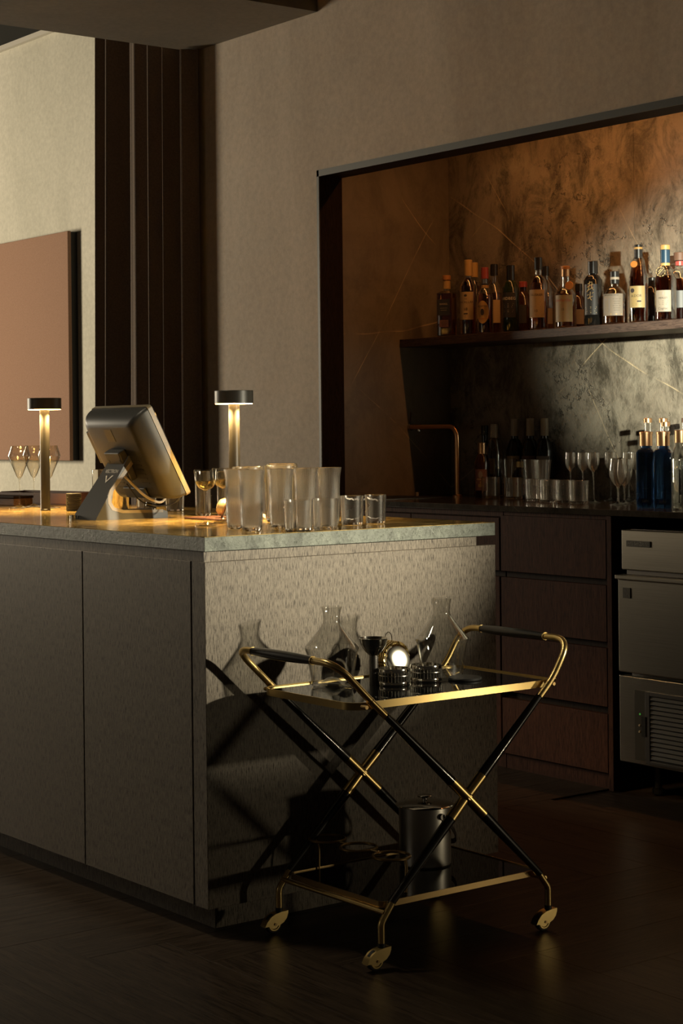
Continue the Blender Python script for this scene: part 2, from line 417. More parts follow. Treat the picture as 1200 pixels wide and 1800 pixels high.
# curtain
cv = []; NXc = 240; Z0, Z1, NZ = .02, 3.44, 26
def curt(u, z):
    f = (z - Z0) / (Z1 - Z0); x = -3.715 + .755 * u + (1 - f) * -.05 * (1 - u)
    ph = 2 * PI * (5.4 * u + .30 * math.sin(6.5 * u + .4)) + .25 * math.sin(2.2 * f + 9 * u) + 1.1 * u
    s = math.sin(ph); amp = (.055 + .02 * math.sin(11 * u)) * (1.0 - .15 * f)
    y = 1.885 - amp * (abs(s) ** .75) * (1 if s > 0 else -1) - .004 * math.sin(3 * ph)
    x += .012 * math.cos(ph)
    if x > -3.058: z = min(z, 2.812)
    return (x, y, z)
vs = [curt(i / NXc, Z0 + (Z1 - Z0) * j / NZ) for j in range(NZ + 1) for i in range(NXc + 1)]
vb = [(x, y + .004, z) for x, y, z in vs]; n1 = NXc + 1; o_ = len(vs)
fs = [(j * n1 + i, j * n1 + i + 1, (j + 1) * n1 + i + 1, (j + 1) * n1 + i) for j in range(NZ) for i in range(NXc)]
fs += [tuple(q + o_ for q in reversed(f)) for f in fs]
ct = MB().add(vs + vb, fs).build('curtain', 'curtain_fabric', sharp=80)
tag(ct, 'tall dark brown velvet curtain hanging in deep folds beside the plaster wall', 'curtain')

# ------------------------------------------------------------------ island
LY = .907; XI = -2.9; ZT = .871; ZB = .063; K = .054
isl = thing('bar_island', 'dark grain wood bar island with plain doors standing in the room', 'bar island', (0, 0, 0))
box('carcass', 'black_void', XI + .02, -.026, .024, LY - .03, ZB, ZT - .002, isl)
box('end_panel', 'island_wood', -.025, 0, 0, LY, ZB, ZT, isl, .0012)
box('plinth', 'island_wood', XI + .05, -K, K, LY - .10, 0, ZB, isl)
for x0, x1 in ((XI, -1.617), (-1.612, -1.099), (-1.094, -.5805), (-.5755, -.0625)):
    box('door', 'island_wood', x0, x1, 0, .019, ZB, ZT, isl, .0012)
box('corner_post', 'island_wood', -.057, -.0255, .0005, .02, ZB, ZT, isl)
box('rail', 'island_wood', XI + .02, -.010, .004, .05, ZT, H - .0343, isl)
box('end_rail', 'island_wood', -.05, -.014, .014, .853, ZT, H - .0343, isl)
box('top_support', 'dark_lining', XI + .03, -.052, .051, LY - .06, ZT, H - .0343, isl)
# stone worktop: polished top, honed edge
wt = thing('stone_worktop', 'polished golden brown stone worktop with greenish edge on the island', 'worktop', (0, 0, H))
box('slab', 'counter_edge', XI - .01, 0, 0, LY, -.0343, -.0012, wt, .001)
box('polished_face', 'counter_stone', XI - .0095, -.0008, .0008, LY - .0008, -.0012, 0, wt)

# ------------------------------------------------------------------ back bar
H2 = .911; YC = 1.94
bt = tag(box('back_counter', 'back_stone', XN + .002, 1.25, YC, YB - .002, H2 - .020, H2, None, .0015), 'dark polished stone counter running along the niche under the shelf', 'counter')
def cabinet(name, label, x0, x1, fronts, rail=True):
    t = thing(name, label, 'cabinet', (x0, YC, 0)); W_ = x1 - x0
    box('body', 'cabinet_wood', .001, W_ - .001, .045, .62, .0, H2 - .021, t)
    box('plinth', 'cabinet_wood', .001, W_ - .001, .022, .044, 0, .052, t)
    box('top_rail', 'cabinet_wood', .001, W_ - .001, .020, .044, .872, H2 - .021, t)
    for (a, b, z0, z1) in fronts:
        d = box('drawer', 'cabinet_wood', a, b, .003, .022, z0, z1, t, .001)
    for z in (.6775, .4735, .2585): box('grip_rail', 'dark_lining', .002, W_ - .002, .030, .0445, z - .020, z + .018, t)
    return t
W1 = .508
cabinet('drawer_cabinet', 'dark reddish wood cabinet with four drawers beside the steel ice machine', -1.119, -.611, [(.002, W1 - .002, .685, .877), (.002, W1 - .002, .481, .664), (.002, W1 - .002, .270, .460), (.002, W1 - .002, .055, .246)])
cabinet('sink_cabinet', 'dark wood cabinet under the brass tap, mostly hidden by the island', XN + .004, -1.121, [(.002, .55, .685, .868), (.554, 1.031, .685, .868), (.002, .55, .055, .664), (.554, 1.031, .055, .664)])
tag(box('side_post', 'cabinet_wood', -.6085, -.5875, YC + .002, YC + .6, 0, H2 - .021, None, .0008), 'narrow upright wooden end panel between drawers and ice machine', 'end panel')
tag(box('recess_lining', 'black_void', -.586, .02, YC + .60, YC + .62, 0, H2 - .021), 'black back of the recess behind the ice machine', 'recess')
cabinet('drawer_cabinet', 'dark reddish wood cabinet past the right side of the ice machine', .03, .54, [(.002, W1 - .002, .685, .877), (.002, W1 - .002, .481, .664), (.002, W1 - .002, .270, .460), (.002, W1 - .002, .055, .246)])

# niche shelf
tag(box('bottle_shelf', 'shelf_wood', XN + .001, NXR - .002, 2.35, YB - .001, 1.512, 1.544, None, .0015), 'long dark wooden shelf carrying the whisky bottles', 'shelf')

# ice machine
im = thing('ice_machine', 'brushed steel under-counter ice machine with louvred front panel', 'ice machine', (-.535, 1.93, 0))
box('cabinet_body', 'steel_dark', .012, .505, .035, .55, .10, .850, im)
box('top_panel', 'brushed_steel', .004, .508, .0, .036, .722, .849, im, .003)
box('hinge_bar', 'steel_dark', .015, .50, .012, .036, .707, .721, im)
d = box('door', 'brushed_steel', -.010, .515, -.004, .036, .394, .692, im, .004)
box('door_lip', 'brushed_steel', -.013, .517, -.016, .030, .690, .7055, d, .004)
lp = box('lower_panel', 'brushed_steel', -.010, .515, -.002, .034, .107, .383, im, .003)
box('control_strip', 'plate_dark', .058, .106, -.0045, -.002, .122, .343, im, .0006)
box('grille_recess', 'black_void', .128, .498, -.0045, -.0022, .125, .330, im)
gf = MB().box(.108, .127, -.010, -.002, .115, .343, .001).box(.499, .508, -.010, -.002, .115, .343, .001).box(.127, .499, -.010, -.002, .330, .343, .001).box(.127, .499, -.010, -.002, .115, .125, .001)
gf.build('grille_frame', 'steel_dark', im)
sl = None
for k in range(14):
    z = .132 + k * .0143
    if sl is None:
        sl = MB().add([Vector(v) for v in ((.128, -.009, 0), (.498, -.009, 0), (.498, -.0045, .0095), (.128, -.0045, .0095), (.128, -.0075, -.0008), (.498, -.0075, -.0008), (.498, -.003, .0087), (.128, -.003, .0087))], [(0, 1, 2, 3), (4, 7, 6, 5), (0, 4, 5, 1), (2, 6, 7, 3), (0, 3, 7, 4), (1, 5, 6, 2)]).build('slat', 'plastic_black', im, (0, 0, z))
    else:
        o = sl.copy(); col.objects.link(o); o.location = (0, 0, z); o.parent = im
box('finger_grip', 'black_void', .094, .112, -.0125, -.0102, .200, .263, im, .001)
MB().lathe([(0, 0), (.0034, 0), (.0034, .0015), (0, .0015)], 16, mat=Matrix.Translation((.082, -.0045, .268)) @ Matrix.Rotation(PI / 2, 4, 'X')).build('power_light', 'led_green', im)
for z in (.232, .212): MB().lathe([(0, 0), (.0038, 0), (.003, .003), (0, .003)], 16, mat=Matrix.Translation((.080, -.0045, z)) @ Matrix.Rotation(PI / 2, 4, 'X')).build('button', 'button_cream', im)
pl = box('name_plate', 'plate_dark', .028, .130, -.003, .0, .797, .816, im, .0006)
flat_text('lettering', 'steel', 'HOSHIZAKI', .0165, lambda x, y: (.079 + x, -.0034, .8065 + y), pl)
bd = box('badge', 'plate_dark', .014, .046, -.0065, -.004, .632, .665, im, .0005)
flat_text('lettering', 'steel', '4C', .015, lambda x, y: (.030 + x, -.0069, .6565 + y), bd)
flat_text('lettering', 'steel', 'XO', .015, lambda x, y: (.030 + x, -.0069, .6405 + y), bd)
for x in (.06, .455):
    MB().lathe([(0, 0), (.02, 0), (.02, .015), (.012, .02), (.012, .11), (0, .11)], 16, (x, .10, 0)).build('foot', 'steel_dark', im)
    MB().lathe([(0, 0), (.02, 0), (.02, .015), (.012, .02), (.012, .11), (0, .11)], 16, (x, .45, 0)).build('foot', 'steel_dark', im)

# tap
tp = thing('bar_tap', 'slim bent brass tap rising from the counter under the shelf', 'tap', (-1.868, 2.40, H2))
MB().tube(fillet([(0, 0, 0), (0, 0, .278), (-.285, 0, .278)], .05, 10), .0105, 16).build('spout', 'faucet_brass', tp)
MB().lathe([(0, 0), (.019, 0), (.019, .006), (.013, .009), (0, .009)], 24).build('base_ring', 'faucet_brass', tp)
MB().tube([(-.280, 0, .278), (-.302, 0, .278)], .0145, 18).build('end_cap', 'steel', tp)
MB().tube([(-.292, 0, .290), (-.272, -.012, .338)], .0035, 10).build('lever', 'steel', tp)
MB().lathe([(0, 0), (.006, 0), (.006, .010), (0, .010)], 14, (-.235, 0, .260)).build('outlet', 'steel', tp)
kb = thing('brass_post', 'small brass post standing on the counter left of the tap', 'switch', (-2.02, 2.32, H2))  # plain upright brass post, purpose unknown
MB().lathe([(0, 0), (.007, 0), (.007, .012), (.0085, .013), (.0085, .017), (0, .0175)], 18).build('stem', 'faucet_brass', kb)
sk = thing('bar_sink', 'dark sunken sink basin edge set in the counter by the tap', 'sink', (-1.98, 2.20, H2))
MB().box(-.15, .13, -.19, -.182, 0, .0025).box(-.15, .13, .10, .108, 0, .0025).box(-.15, -.142, -.182, .10, 0, .0025).box(.122, .13, -.182, .10, 0, .0025).build('rim', 'steel_dark', sk)
box('basin', 'black_void', -.142, .122, -.182, .10, 0, .001, sk)
tag(box('steel_strip', 'steel', -2.12, -1.95, 1.965, 1.975, H2, H2 + .004), 'thin bright steel strip lying at the counter edge behind the tumblers', 'strip')

# ------------------------------------------------------------------ glassware and bottles
def shell(outer, t, base):
    inner = [(max(r - t, .0015), z) for r, z in outer if z > base]
    rev = list(reversed(inner))
    rr = rev[-1][0] if rev else .01
    return [(0, 0)] + outer + [(outer[-1][0] - t * .5, outer[-1][1] + t * .4)] + rev + [(rr, base), (0, base)]
GP = {}
def glass_mesh(key, prof, seg=40, rib=None, mat='glass'):
    if key not in GP:
        o = MB().lathe(prof, seg, rib=rib).build(key, mat); GP[key] = o.data; bpy.data.objects.remove(o)
    return GP[key]
def glass(name, label, cat, key, loc, scale=(1, 1, 1), group=None, rz=0):
    o = bpy.data.objects.new(name, GP[key]); col.objects.link(o); o.location = loc; o.scale = scale; o.rotation_euler = (0, 0, rz)
    return tag(o, label, cat, group)
# unit profiles (metres)
hb = [(.020, .0), (.0235, .004), (.0262, .018), (.0272, .05), (.0275, .10), (.0285, .128), (.0325, .150)]
glass_mesh('highball', shell(hb, .0016, .010), 84, (2, 8, .013), 'glass_warm')
tb = [(.0255, 0), (.028, .003), (.0290, .02), (.0300, .05), (.0312, .076)]
glass_mesh('tumbler', shell(tb, .0016, .008), 28, (2, 5, .018), 'glass_warm')
mg = [(.036, 0), (.040, .004), (.043, .03), (.044, .10), (.0445, .150)]
glass_mesh('mixing', shell(mg, .002, .010), 48, (2, 5, .008), 'glass_warm')
tt = [(.019, 0), (.0215, .004), (.022, .06), (.022, .130)]
glass_mesh('tall', shell(tt, .0014, .008), 48, (2, 4, .012), 'glass_warm')
def stem_glass(foot, stem, bowl, t):
    # bowl: rows (r, z) from the bottom of the bowl to the rim
    out = [(0, 0), (foot, 0), (foot, .0012), (foot * .45, .0045), (stem * 1.3, .012), (stem, .025), (stem, bowl[0][1] - .010), (stem * 1.8, bowl[0][1] - .003)] + bowl
    inn = [(max(r - t, .001), z + (t if i == 0 else 0)) for i, (r, z) in enumerate(bowl)]
    return out + [(bowl[-1][0] - t * .5, bowl[-1][1] + t * .5)] + list(reversed(inn)) + [(0, inn[0][1] + .0005)]
glass_mesh('coupe', stem_glass(.030, .0022, [(.005, .092), (.018, .099), (.0265, .110), (.0295, .124), (.0300, .146)], .0010), 40, mat='glass_stem')
glass_mesh('diamond', stem_glass(.036, .0019, [(.004, .098), (.010, .106), (.024, .140), (.0372, .171), (.0375, .173), (.0275, .206)], .0009), 40, mat='glass_stem')
glass_mesh('liqueur', stem_glass(.024, .0020, [(.004, .110), (.014, .120), (.0195, .135), (.0205, .150), (.0195, .177)], .0010), 32, mat='glass_bar')
glass_mesh('wine', stem_glass(.030, .0026, [(.005, .062), (.019, .074), (.030, .100), (.0315, .120), (.0265, .159)], .0010), 36, mat='glass_bar')
cn = [(.020, 0), (.021, .006), (.0275, .07), (.0345, .149)]
glass_mesh('cone', shell(cn, .0016, .016), 36, mat='glass_bar')
rk = [(.0335, 0), (.036, .004), (.037, .03), (.0375, .081)]
glass_mesh('rocks', shell(rk, .0018, .010), 36, (2, 4, .006), mat='glass_bar')

def prof_bottle(R, hb_, n, neck, hs, hn, lip=None):
    """outer profile: body radius R to hb_, shoulder to neck at hs, neck to hn"""
    P = [(R * .90, 0, n), (R, .006, n), (R, hb_ * .5, n), (R, hb_, n)]
    for i in range(1, 7):
        t = i / 6; r = neck + (R - neck) * (math.cos(PI * t) * .5 + .5) ; r = neck + (R - neck) * ((1 - t) ** .55) * (1 - .25 * t * (1 - t)) if t < 1 else neck
        P.append((r, hb_ + (hs - hb_) * t, n + (2 - n) * t))
    P += [(neck, hn, 2)]
    return P
def bottle(label, x, y, z, R, hbody, hs, hn, neck, mat, liquid=None, level=.8, n=2, rz=.49, caps=(), labs=(), group=None, name='liquor_bottle', cat='bottle', extra=None, slope=None):
    t = thing(name, label, cat, (x, y, z), rz, group)
    P = slope if slope else prof_bottle(R, hbody, n, neck, hs, hn)
    if liquid:
        th = .0022
        inn = [(max(a[0] - th, .003), max(a[1], .006), a[2]) for a in P]
        rows = [(0, 0, 2)] + P + [(neck - .001, hn + .001, 2)] + list(reversed(inn)) + [(0, .006, 2)]
        MB().lathe(rows, 36).build('glass_body', mat, t)
        lv = level * hn; Q = []
        for a in P:
            if a[1] < lv: Q.append((a[0] - th - .0006, max(a[1], .0068), a[2]))
        rr = Q[-1][0]
        for a, b in zip(P[:-1], P[1:]):
            if a[1] < lv <= b[1]: rr = a[0] + (b[0] - a[0]) * (lv - a[1]) / (b[1] - a[1]) - th - .0006
        MB().lathe([(0, .0068, 2)] + Q + [(max(rr, .002), lv, 2 if n == 2 else Q[-1][2]), (0, lv, 2)], 36).build('liquor', liquid, t)
    else:
        MB().lathe([(0, 0, 2)] + P + [(0, hn, 2)], 36).build('glass_body', mat, t)
    for (cname, r0, z0, z1, cm) in caps:
        MB().lathe([(0, z0), (r0, z0), (r0, z1 - .0015), (r0 - .0015, z1), (0, z1)], 28).build(cname, cm, t)
    for lb in labs:
        kind, w_, z0, z1, lm, texts = lb[:6]; Rl = lb[6] if len(lb) > 6 else R; x0 = lb[7] if len(lb) > 7 else 0
        if n == 2:
            def F(u, v, e, Rl=Rl, x0=x0): a = -PI / 2 + (u + x0) / Rl; return Vector(((Rl + e) * math.cos(a), (Rl + e) * math.sin(a), v))
        else:
            def F(u, v, e, Rl=Rl, x0=x0): return Vector((u + x0, -(Rl + e), v))
        m = MB(); K_ = 14; zc = (z0 + z1) / 2
        if kind == 'oval':
            pts = [(w_ / 2 * math.cos(2 * PI * i / 28), zc + (z1 - z0) / 2 * math.sin(2 * PI * i / 28)) for i in range(28)]
            vs = [F(0, zc, .0009)] + [F(a, b, .0009) for a, b in pts] + [F(a, b, .0002) for a, b in pts]
            m.add(vs, [(0, 1 + i, 1 + (i + 1) % 28) for i in range(28)] + [(1 + i, 29 + i, 29 + (i + 1) % 28, 1 + (i + 1) % 28) for i in range(28)])
        else:
            vs = []
            for i in range(K_ + 1):
                u = -w_ / 2 + w_ * i / K_; vs += [F(u, z0, .0009), F(u, z1, .0009), F(u, z1, .0002), F(u, z0, .0002)]
            fs = []
            for i in range(K_):
                a = i * 4; b = a + 4
                for q in range(4): fs.append((a + q, a + (q + 1) % 4, b + (q + 1) % 4, b + q))
            fs += [(0, 1, 2, 3), (K_ * 4 + 3, K_ * 4 + 2, K_ * 4 + 1, K_ * 4)]
            m.add(vs, fs)
        lo = m.build('label', lm, t)
        for (s_, size, du, dz, im_) in texts:
            if s_ == '#':     # a plain rectangle of print: size = (w, h)
                a, b = size; MB().add([F(du - a / 2, zc + dz - b / 2, .0014), F(du, zc + dz - b / 2, .0014), F(du + a / 2, zc + dz - b / 2, .0014), F(du + a / 2, zc + dz + b / 2, .0014), F(du, zc + dz + b / 2, .0014), F(du - a / 2, zc + dz + b / 2, .0014)], [(0, 1, 4, 5), (1, 2, 3, 4)]).build('print', im_, lo)
            elif s_ == 'o':
                MB().add([F(du, zc + dz, .0016)] + [F(du + size[0] * math.cos(2 * PI * i / 20), zc + dz + size[1] * math.sin(2 * PI * i / 20), .0016) for i in range(20)], [(0, 1 + i, 1 + (i + 1) % 20) for i in range(20)]).build('print', im_, lo)
            else:
                tv, tf = text_verts(s_, size); MB().add([F(du + a, zc + dz + b, .0015) for a, b in tv], tf).build('lettering', im_, lo)
    if extra: extra(t, R)
    return t
def lines(z_list, w_, ink='ink', h=.0012, du=0): return [('#', (w_ * (1 - .25 * (i % 3) / 2), h), du, z, ink) for i, z in enumerate(z_list)]
S = 1.544; GS = 'bottles on the niche shelf'; YS = 2.395
bottle('square amber bottle with black label and round cork, leftmost on the shelf', -1.915, YS, S, .034, .172, .184, .214, .012, 'glass', 'whisky_deep', .80, 9, .49,
       [('neck_band', .0150, .190, .222, 'cap_cream'), ('stopper', .0165, .226, .244, 'cap_orange'), ('cork', .012, .206, .228, 'cap_orange')],
       [('rect', .050, .085, .148, 'label_dark', [('BARREL', .010, 0, .012, 'ink_gold')] + lines([-.004, -.012], .03, 'ink_gold', .0008)), ('rect', .038, .038, .066, 'label_brown', lines([.006, 0, -.006], .028, 'ink'))], GS)
bottle('tall dark whisky bottle with cream label and tan capsule, second on the shelf', -1.785, YS, S, .034, .190, .222, .262, .013, 'glass', 'whisky_deep', .86, 2, .49,
       [('capsule', .0155, .232, .295, 'cap_cream')],
       [('rect', .062, .060, .168, 'label_cream', [('o', (.006, .005), 0, .040, 'ink'), ('THE', .007, 0, .026, 'ink'), ('MACALLAN', .0125, 0, .014, 'ink'), ('18', .017, 0, -.014, 'ink'), ('#', (.016, .005), 0, -.031, 'ink')] + lines([-.040, -.046], .036, 'ink', .0009))], GS)
bottle('slim bourbon bottle with round gold label and red-topped neck, behind-left of the green bottle', -1.689, YS, S, .0315, .148, .180, .236, .0125, 'glass', 'whisky_deep', .66, 2, .49,
       [('capsule', .0145, .214, .258, 'cap_red'), ('collar', .0150, .190, .196, 'cap_black'), ('neck_label', .0152, .178, .189, 'cap_cream')],
       [('oval', .050, .040, .128, 'label_gold', [('MICHTERS', .0105, 0, .022, 'ink'), ('o', (.007, .013), 0, .0, 'ink'), ('BOURBON', .008, 0, -.026, 'ink_red')])], GS)
bottle('dark green bottle with black label and black capsule on the shelf', -1.543, YS, S, .0315, .168, .200, .226, .0125, 'glass_green', None, .8, 2, .49,
       [('capsule', .0160, .196, .255, 'cap_black')],
       [('rect', .058, .055, .150, 'label_dark', [('ARDBEG', .0155, 0, .024, 'ink_white')] + lines([.004, -.002, -.008, -.020, -.026], .04, 'ink_white', .0009))], GS)
bottle('amber bottle with tall cream label and black capsule, centre of the shelf', -1.390, YS, S, .0345, .172, .206, .250, .0125, 'glass', 'whisky', .80, 2, .49,
       [('capsule', .0150, .226, .273, 'cap_black')],
       [('rect', .066, .046, .150, 'label_cream', [('TALISKER', .0125, 0, .032, 'ink'), ('10', .014, 0, -.028, 'ink')] + lines([.018, .012, .006, 0, -.006, -.012, -.04, -.045], .05, 'ink', .0008))], GS)
def seal(t, R):
    MB().lathe([(0, -.003), (.0145, -.003), (.0160, 0), (.0145, .003), (0, .003)], 28, mat=Matrix.Translation((.022, -.026, .154)) @ Matrix.Rotation(PI / 2, 4, 'X')).build('seal', 'wax_orange', t)
bottle('squat amber bottle with large tan label and orange wax seal on its shoulder', -1.246, YS, S, .0385, .122, .150, .204, .0135, 'glass', 'whisky', .66, 2, .49,
       [('capsule', .0150, .190, .222, 'copper_cap'), ('stopper', .0165, .216, .228, 'cap_orange')],
       [('rect', .074, .022, .120, 'label_yellow', [('Glenfarclas', .0155, -.002, .030, 'ink_red'), ('15', .012, .0, -.004, 'ink')] + lines([.012, .006, -.016, -.022, -.032, -.038], .05, 'ink_red', .0009))], GS, extra=seal)
def brush(t, R):
    def C(a, z): return ((R + .0016) * math.cos(-PI / 2 + a / R), (R + .0016) * math.sin(-PI / 2 + a / R), z)
    m = MB()
    for pts in ([(-.010, .150), (.004, .158)], [(-.012, .138), (.0, .146), (.010, .150)], [(-.002, .160), (-.006, .132), (-.014, .122)], [(.006, .158), (.004, .136), (.012, .128)], [(-.008, .128), (.010, .138)], [(-.012, .110), (.012, .120)], [(.0, .122), (-.002, .100), (.004, .092)], [(-.010, .098), (.008, .106)]):
        m.tube([C(*q) for q in pts], .0013, 6)
    m.build('calligraphy', 'ink_gold', t)
bottle('glossy black bottle with gold brush calligraphy and black screw cap', -1.106, YS, S, .0335, .166, .186, .208, .0155, 'glass_black', None, .8, 2, .49,
       [('capsule', .0180, .190, .235, 'cap_black')],
       [('rect', .050, .040, .150, 'label_dark', [('MARS', .008, 0, .048, 'ink_red')] + lines([-.028, -.034, -.042, -.048], .042, 'ink_gold', .0008))], GS, extra=brush)
bottle('squat round-shouldered rum bottle with a portrait on its beige label', -.998, YS, S, .0425, .104, .136, .160, .0135, 'glass', 'whisky_pale', .50, 2, .49,
       [('capsule', .0160, .146, .190, 'cap_black'), ('band', .0163, .160, .170, 'cap_grey')],
       [('rect', .082, .030, .108, 'label_white', [('DIPLOMATICO', .0085, -.004, .034, 'ink'), ('#', (.030, .050), -.022, -.003, 'label_grey'), ('o', (.0085, .013), -.022, .004, 'label_white'), ('o', (.012, .008), -.022, -.018, 'label_white'), ('#', (.040, .004), .016, -.034, 'label_gold')] + lines([.02, .012, .004, -.004, -.012, -.020], .028, 'ink', .0009, .018))], GS)
def seal2(t, R):
    MB().lathe([(0, -.0025), (.0115, -.0025), (.013, 0), (.0115, .0025), (0, .0025)], 28, mat=Matrix.Translation((-.010, -.0225, .205)) @ Matrix.Rotation(PI / 2 - .35, 4, 'X')).build('seal', 'wax_orange', t)
bottle('tall sloping dark amber bottle with square cream label and black gold-ringed capsule', -.883, YS, S, .033, .158, .236, .256, .0125, 'glass', 'whisky_deep', .78, 2, .49,
       [('capsule', .0150, .226, .262, 'cap_black'), ('gold_ring', .0153, .258, .266, 'cap_cream'), ('stopper', .0150, .266, .275, 'cap_black')],
       [('rect', .062, .052, .128, 'label_yellow', [('o', (.008, .008), -.014, .022, 'ink'), ('A.DOR', .0125, 0, .003, 'ink'), ('#', (.014, .005), .010, -.016, 'ink')] + lines([-.010, -.024, -.029], .04, 'ink', .0008))], GS, extra=seal2)
def medal(t, R):
    m = MB()
    for i in range(10):
        a = 2 * PI * i / 10; m.tube([(.016 * math.cos(a) - .008, -.0330, .168 + .016 * math.sin(a)), (.016 * math.cos(a + .4) - .008, -.0330, .168 + .016 * math.sin(a + .4))], .0012, 6)
    m.tube([(-.016, -.0335, .160), (-.001, -.0335, .176)], .0012, 6).tube([(-.016, -.0335, .168), (-.006, -.0335, .178)], .0012, 6)
    m.build('emblem', 'ink_gold', t)
bottle('cognac bottle with blue foil neck, raised emblem and torn-edged cream label', -.757, YS, S, .0375, .140, .196, .236, .0135, 'glass', 'whisky_deep', .66, 2, .49,
       [('foil', .0165, .200, .246, 'cap_blue'), ('gold_top', .0168, .246, .262, 'cap_cream'), ('lower_ring', .0166, .190, .200, 'cap_cream')],
       [('rect', .056, .030, .104, 'label_white', [('#', (.050, .010), 0, .026, 'label_grey'), ('MERLET', .009, 0, .010, 'ink'), ('Cognac', .0115, 0, -.026, 'ink')] + lines([0, -.006, -.012], .036, 'ink', .0009))], GS, extra=medal)
# second row, standing behind
YR = 2.515
bottle('bottle with tan capsule half hidden behind the tall cream-label whisky', -1.885, YR, S, .033, .200, .235, .275, .013, 'glass', 'whisky_deep', .8, 2, .49, [('capsule', .0150, .240, .298, 'cap_cream')], [('rect', .05, .07, .16, 'label_yellow', [])], GS)
bottle('clear-shouldered bottle with black cap behind the round gold label bottle', -1.768, YR, S, .034, .168, .212, .255, .0125, 'glass', 'whisky_deep', .66, 2, .8, [('capsule', .0150, .238, .283, 'cap_black')], [('rect', .05, .05, .14, 'label_cream', [])], GS)
bottle('dark round-bellied bottle with reddish stopper behind the dark green bottle', -1.602, YR, S, .040, .095, .165, .185, .012, 'glass_brown', None, .8, 2, .49, [('stopper', .0160, .180, .202, 'cap_red')], [('rect', .05, .04, .11, 'label_dark', [])], GS)
bottle('clear bottle with small pale label behind the centre amber bottle', -1.478, YR, S, .034, .150, .200, .226, .012, 'glass', 'whisky', .6, 2, .9, [('capsule', .0140, .215, .252, 'cap_black')], [('rect', .05, .03, .09, 'label_white', [])], GS)
bottle('short bottle showing a sliver of pale label behind the black calligraphy bottle', -1.300, YR, S, .030, .085, .130, .150, .0115, 'glass_brown', None, .6, 2, .9, [('capsule', .0135, .145, .172, 'cap_black')], [('rect', .04, .02, .075, 'label_white', [])], GS)
bottle('dark bottle in shadow behind the gold-ringed sloping bottle', -.930, YR, S, .030, .110, .140, .150, .0115, 'glass_black', None, .6, 2, .49, [('capsule', .0135, .140, .168, 'cap_black')], [], GS)
bottle('wide amber decanter bottle with brown wooden stopper at the frame edge', -.800, YR, S, .042, .150, .190, .218, .014, 'glass', 'whisky_deep', .7, 2, .49, [('neck_ring', .0155, .200, .216, 'cap_red'), ('stopper', .0200, .218, .246, 'cork_brown')], [('rect', .05, .05, .11, 'label_dark', [])], GS)

# bottles on the back counter
GB = 'bottles on the back counter'
bottle('small dark bottle with brown and yellow label beside the tap', -1.743, 2.42, H2, .031, .135, .172, .190, .0135, 'glass_brown', None, .8, 2, .60,
       [('capsule', .0155, .170, .214, 'copper_cap')],
       [('rect', .052, .028, .110, 'label_brown', [('o', (.008, .014), 0, .020, 'label_grey'), ('AMARO', .009, 0, .002, 'ink_gold'), ('#', (.036, .010), 0, -.010, 'label_yellow'), ('#', (.018, .012), 0, -.022, 'label_yellow')])], GB)
bottle('round-shouldered clear bottle with plain cork behind the rocks glasses', -1.772, 2.51, H2, .039, .170, .232, .262, .014, 'glass', 'whisky', .42, 2, .49, [('cork', .0150, .232, .286, 'cap_grey')], [('rect', .03, .09, .15, 'label_cream', [])], GB)
bottle('thin dark bottle nearest the tap at the very back of the counter', -1.90, 2.575, H2, .030, .170, .205, .250, .012, 'glass_black', None, .8, 2, .49, [('capsule', .0140, .240, .281, 'cap_black')], [], GB)
for i, (x, lab) in enumerate(((-1.712, 'dark wine bottle with pale capsule, nearest the round clear bottle'), (-1.624, 'dark wine bottle with pale capsule, middle of the three'), (-1.544, 'dark wine bottle with pale capsule, farthest from the tap of the three'))):
    bottle(lab, x, 2.565, H2, .0345, .180, .228, .262, .0135, 'glass_black', None, .8, 2, .49, [('capsule', .0155, .238, .306, 'cap_grey')], [('rect', .058, .075, .160, ('label_cream', 'label_brown', 'label_grey')[i], lines([.02, .01, -.01], .04))], GB, name='wine_bottle')
bottle('short dark bottle with beige label behind the conical glasses', -1.590, 2.475, H2, .029, .085, .118, .126, .012, 'glass_black', None, .8, 2, .49, [('capsule', .014, .118, .140, 'ink_gold')], [('rect', .048, .012, .080, 'label_cream', [('#', (.01, .01), 0, .01, 'ink_red')])], GB)
for i, (x, y, lab) in enumerate(((-.640, 2.165, 'square blue gin bottle with copper screw cap beside the wine glass'), (-.545, 2.145, 'square blue gin bottle with copper screw cap nearer the frame edge'))):
    bottle(lab, x, y, H2, .0305, .182, .196, .214, .0185, 'gin_blue', None, .8, 9, .62, [('cap_skirt', .0215, .204, .244, 'copper_cap'), ('cap_top', .0230, .243, .251, 'copper_cap')], [('rect', .050, .012, .030, 'gin_blue', [('GIN', .012, 0, 0, 'steel')], .0305)], GB, name='gin_bottle')
bottle('clear round-shouldered spirit bottle with copper cap cut by the right frame edge', -.405, 2.075, H2, .0315, .160, .205, .225, .017, 'glass', 'gin_clear', .7, 2, .49, [('cap', .0200, .215, .255, 'copper_cap')], [('rect', .05, .05, .13, 'glass', [])], GB)
for (x, y, h_, lab) in ((-.846, 2.395, .298, 'tall clear long-necked bottle behind the first blue gin bottle'), (-.778, 2.40, .297, 'tall clear long-necked bottle behind the gap between the blue bottles'), (-.676, 2.30, .284, 'shorter long-necked clear bottle behind the second blue gin bottle'), (-.765, 2.50, .297, 'dark-capped long-necked bottle at the back behind the blue gin bottles'), (-.655, 2.40, .296, 'long-necked clear bottle behind the spirit bottle at the frame edge')):
    bottle(lab, x, y, H2, .0300, .150, .200, h_ - .012, .0125, 'glass', 'gin_clear', .55, 2, .49, [('stopper', .0150, h_ - .016, h_, 'copper_cap' if 'dark' not in lab else 'cork_brown')], [], GB, name='spirit_bottle')

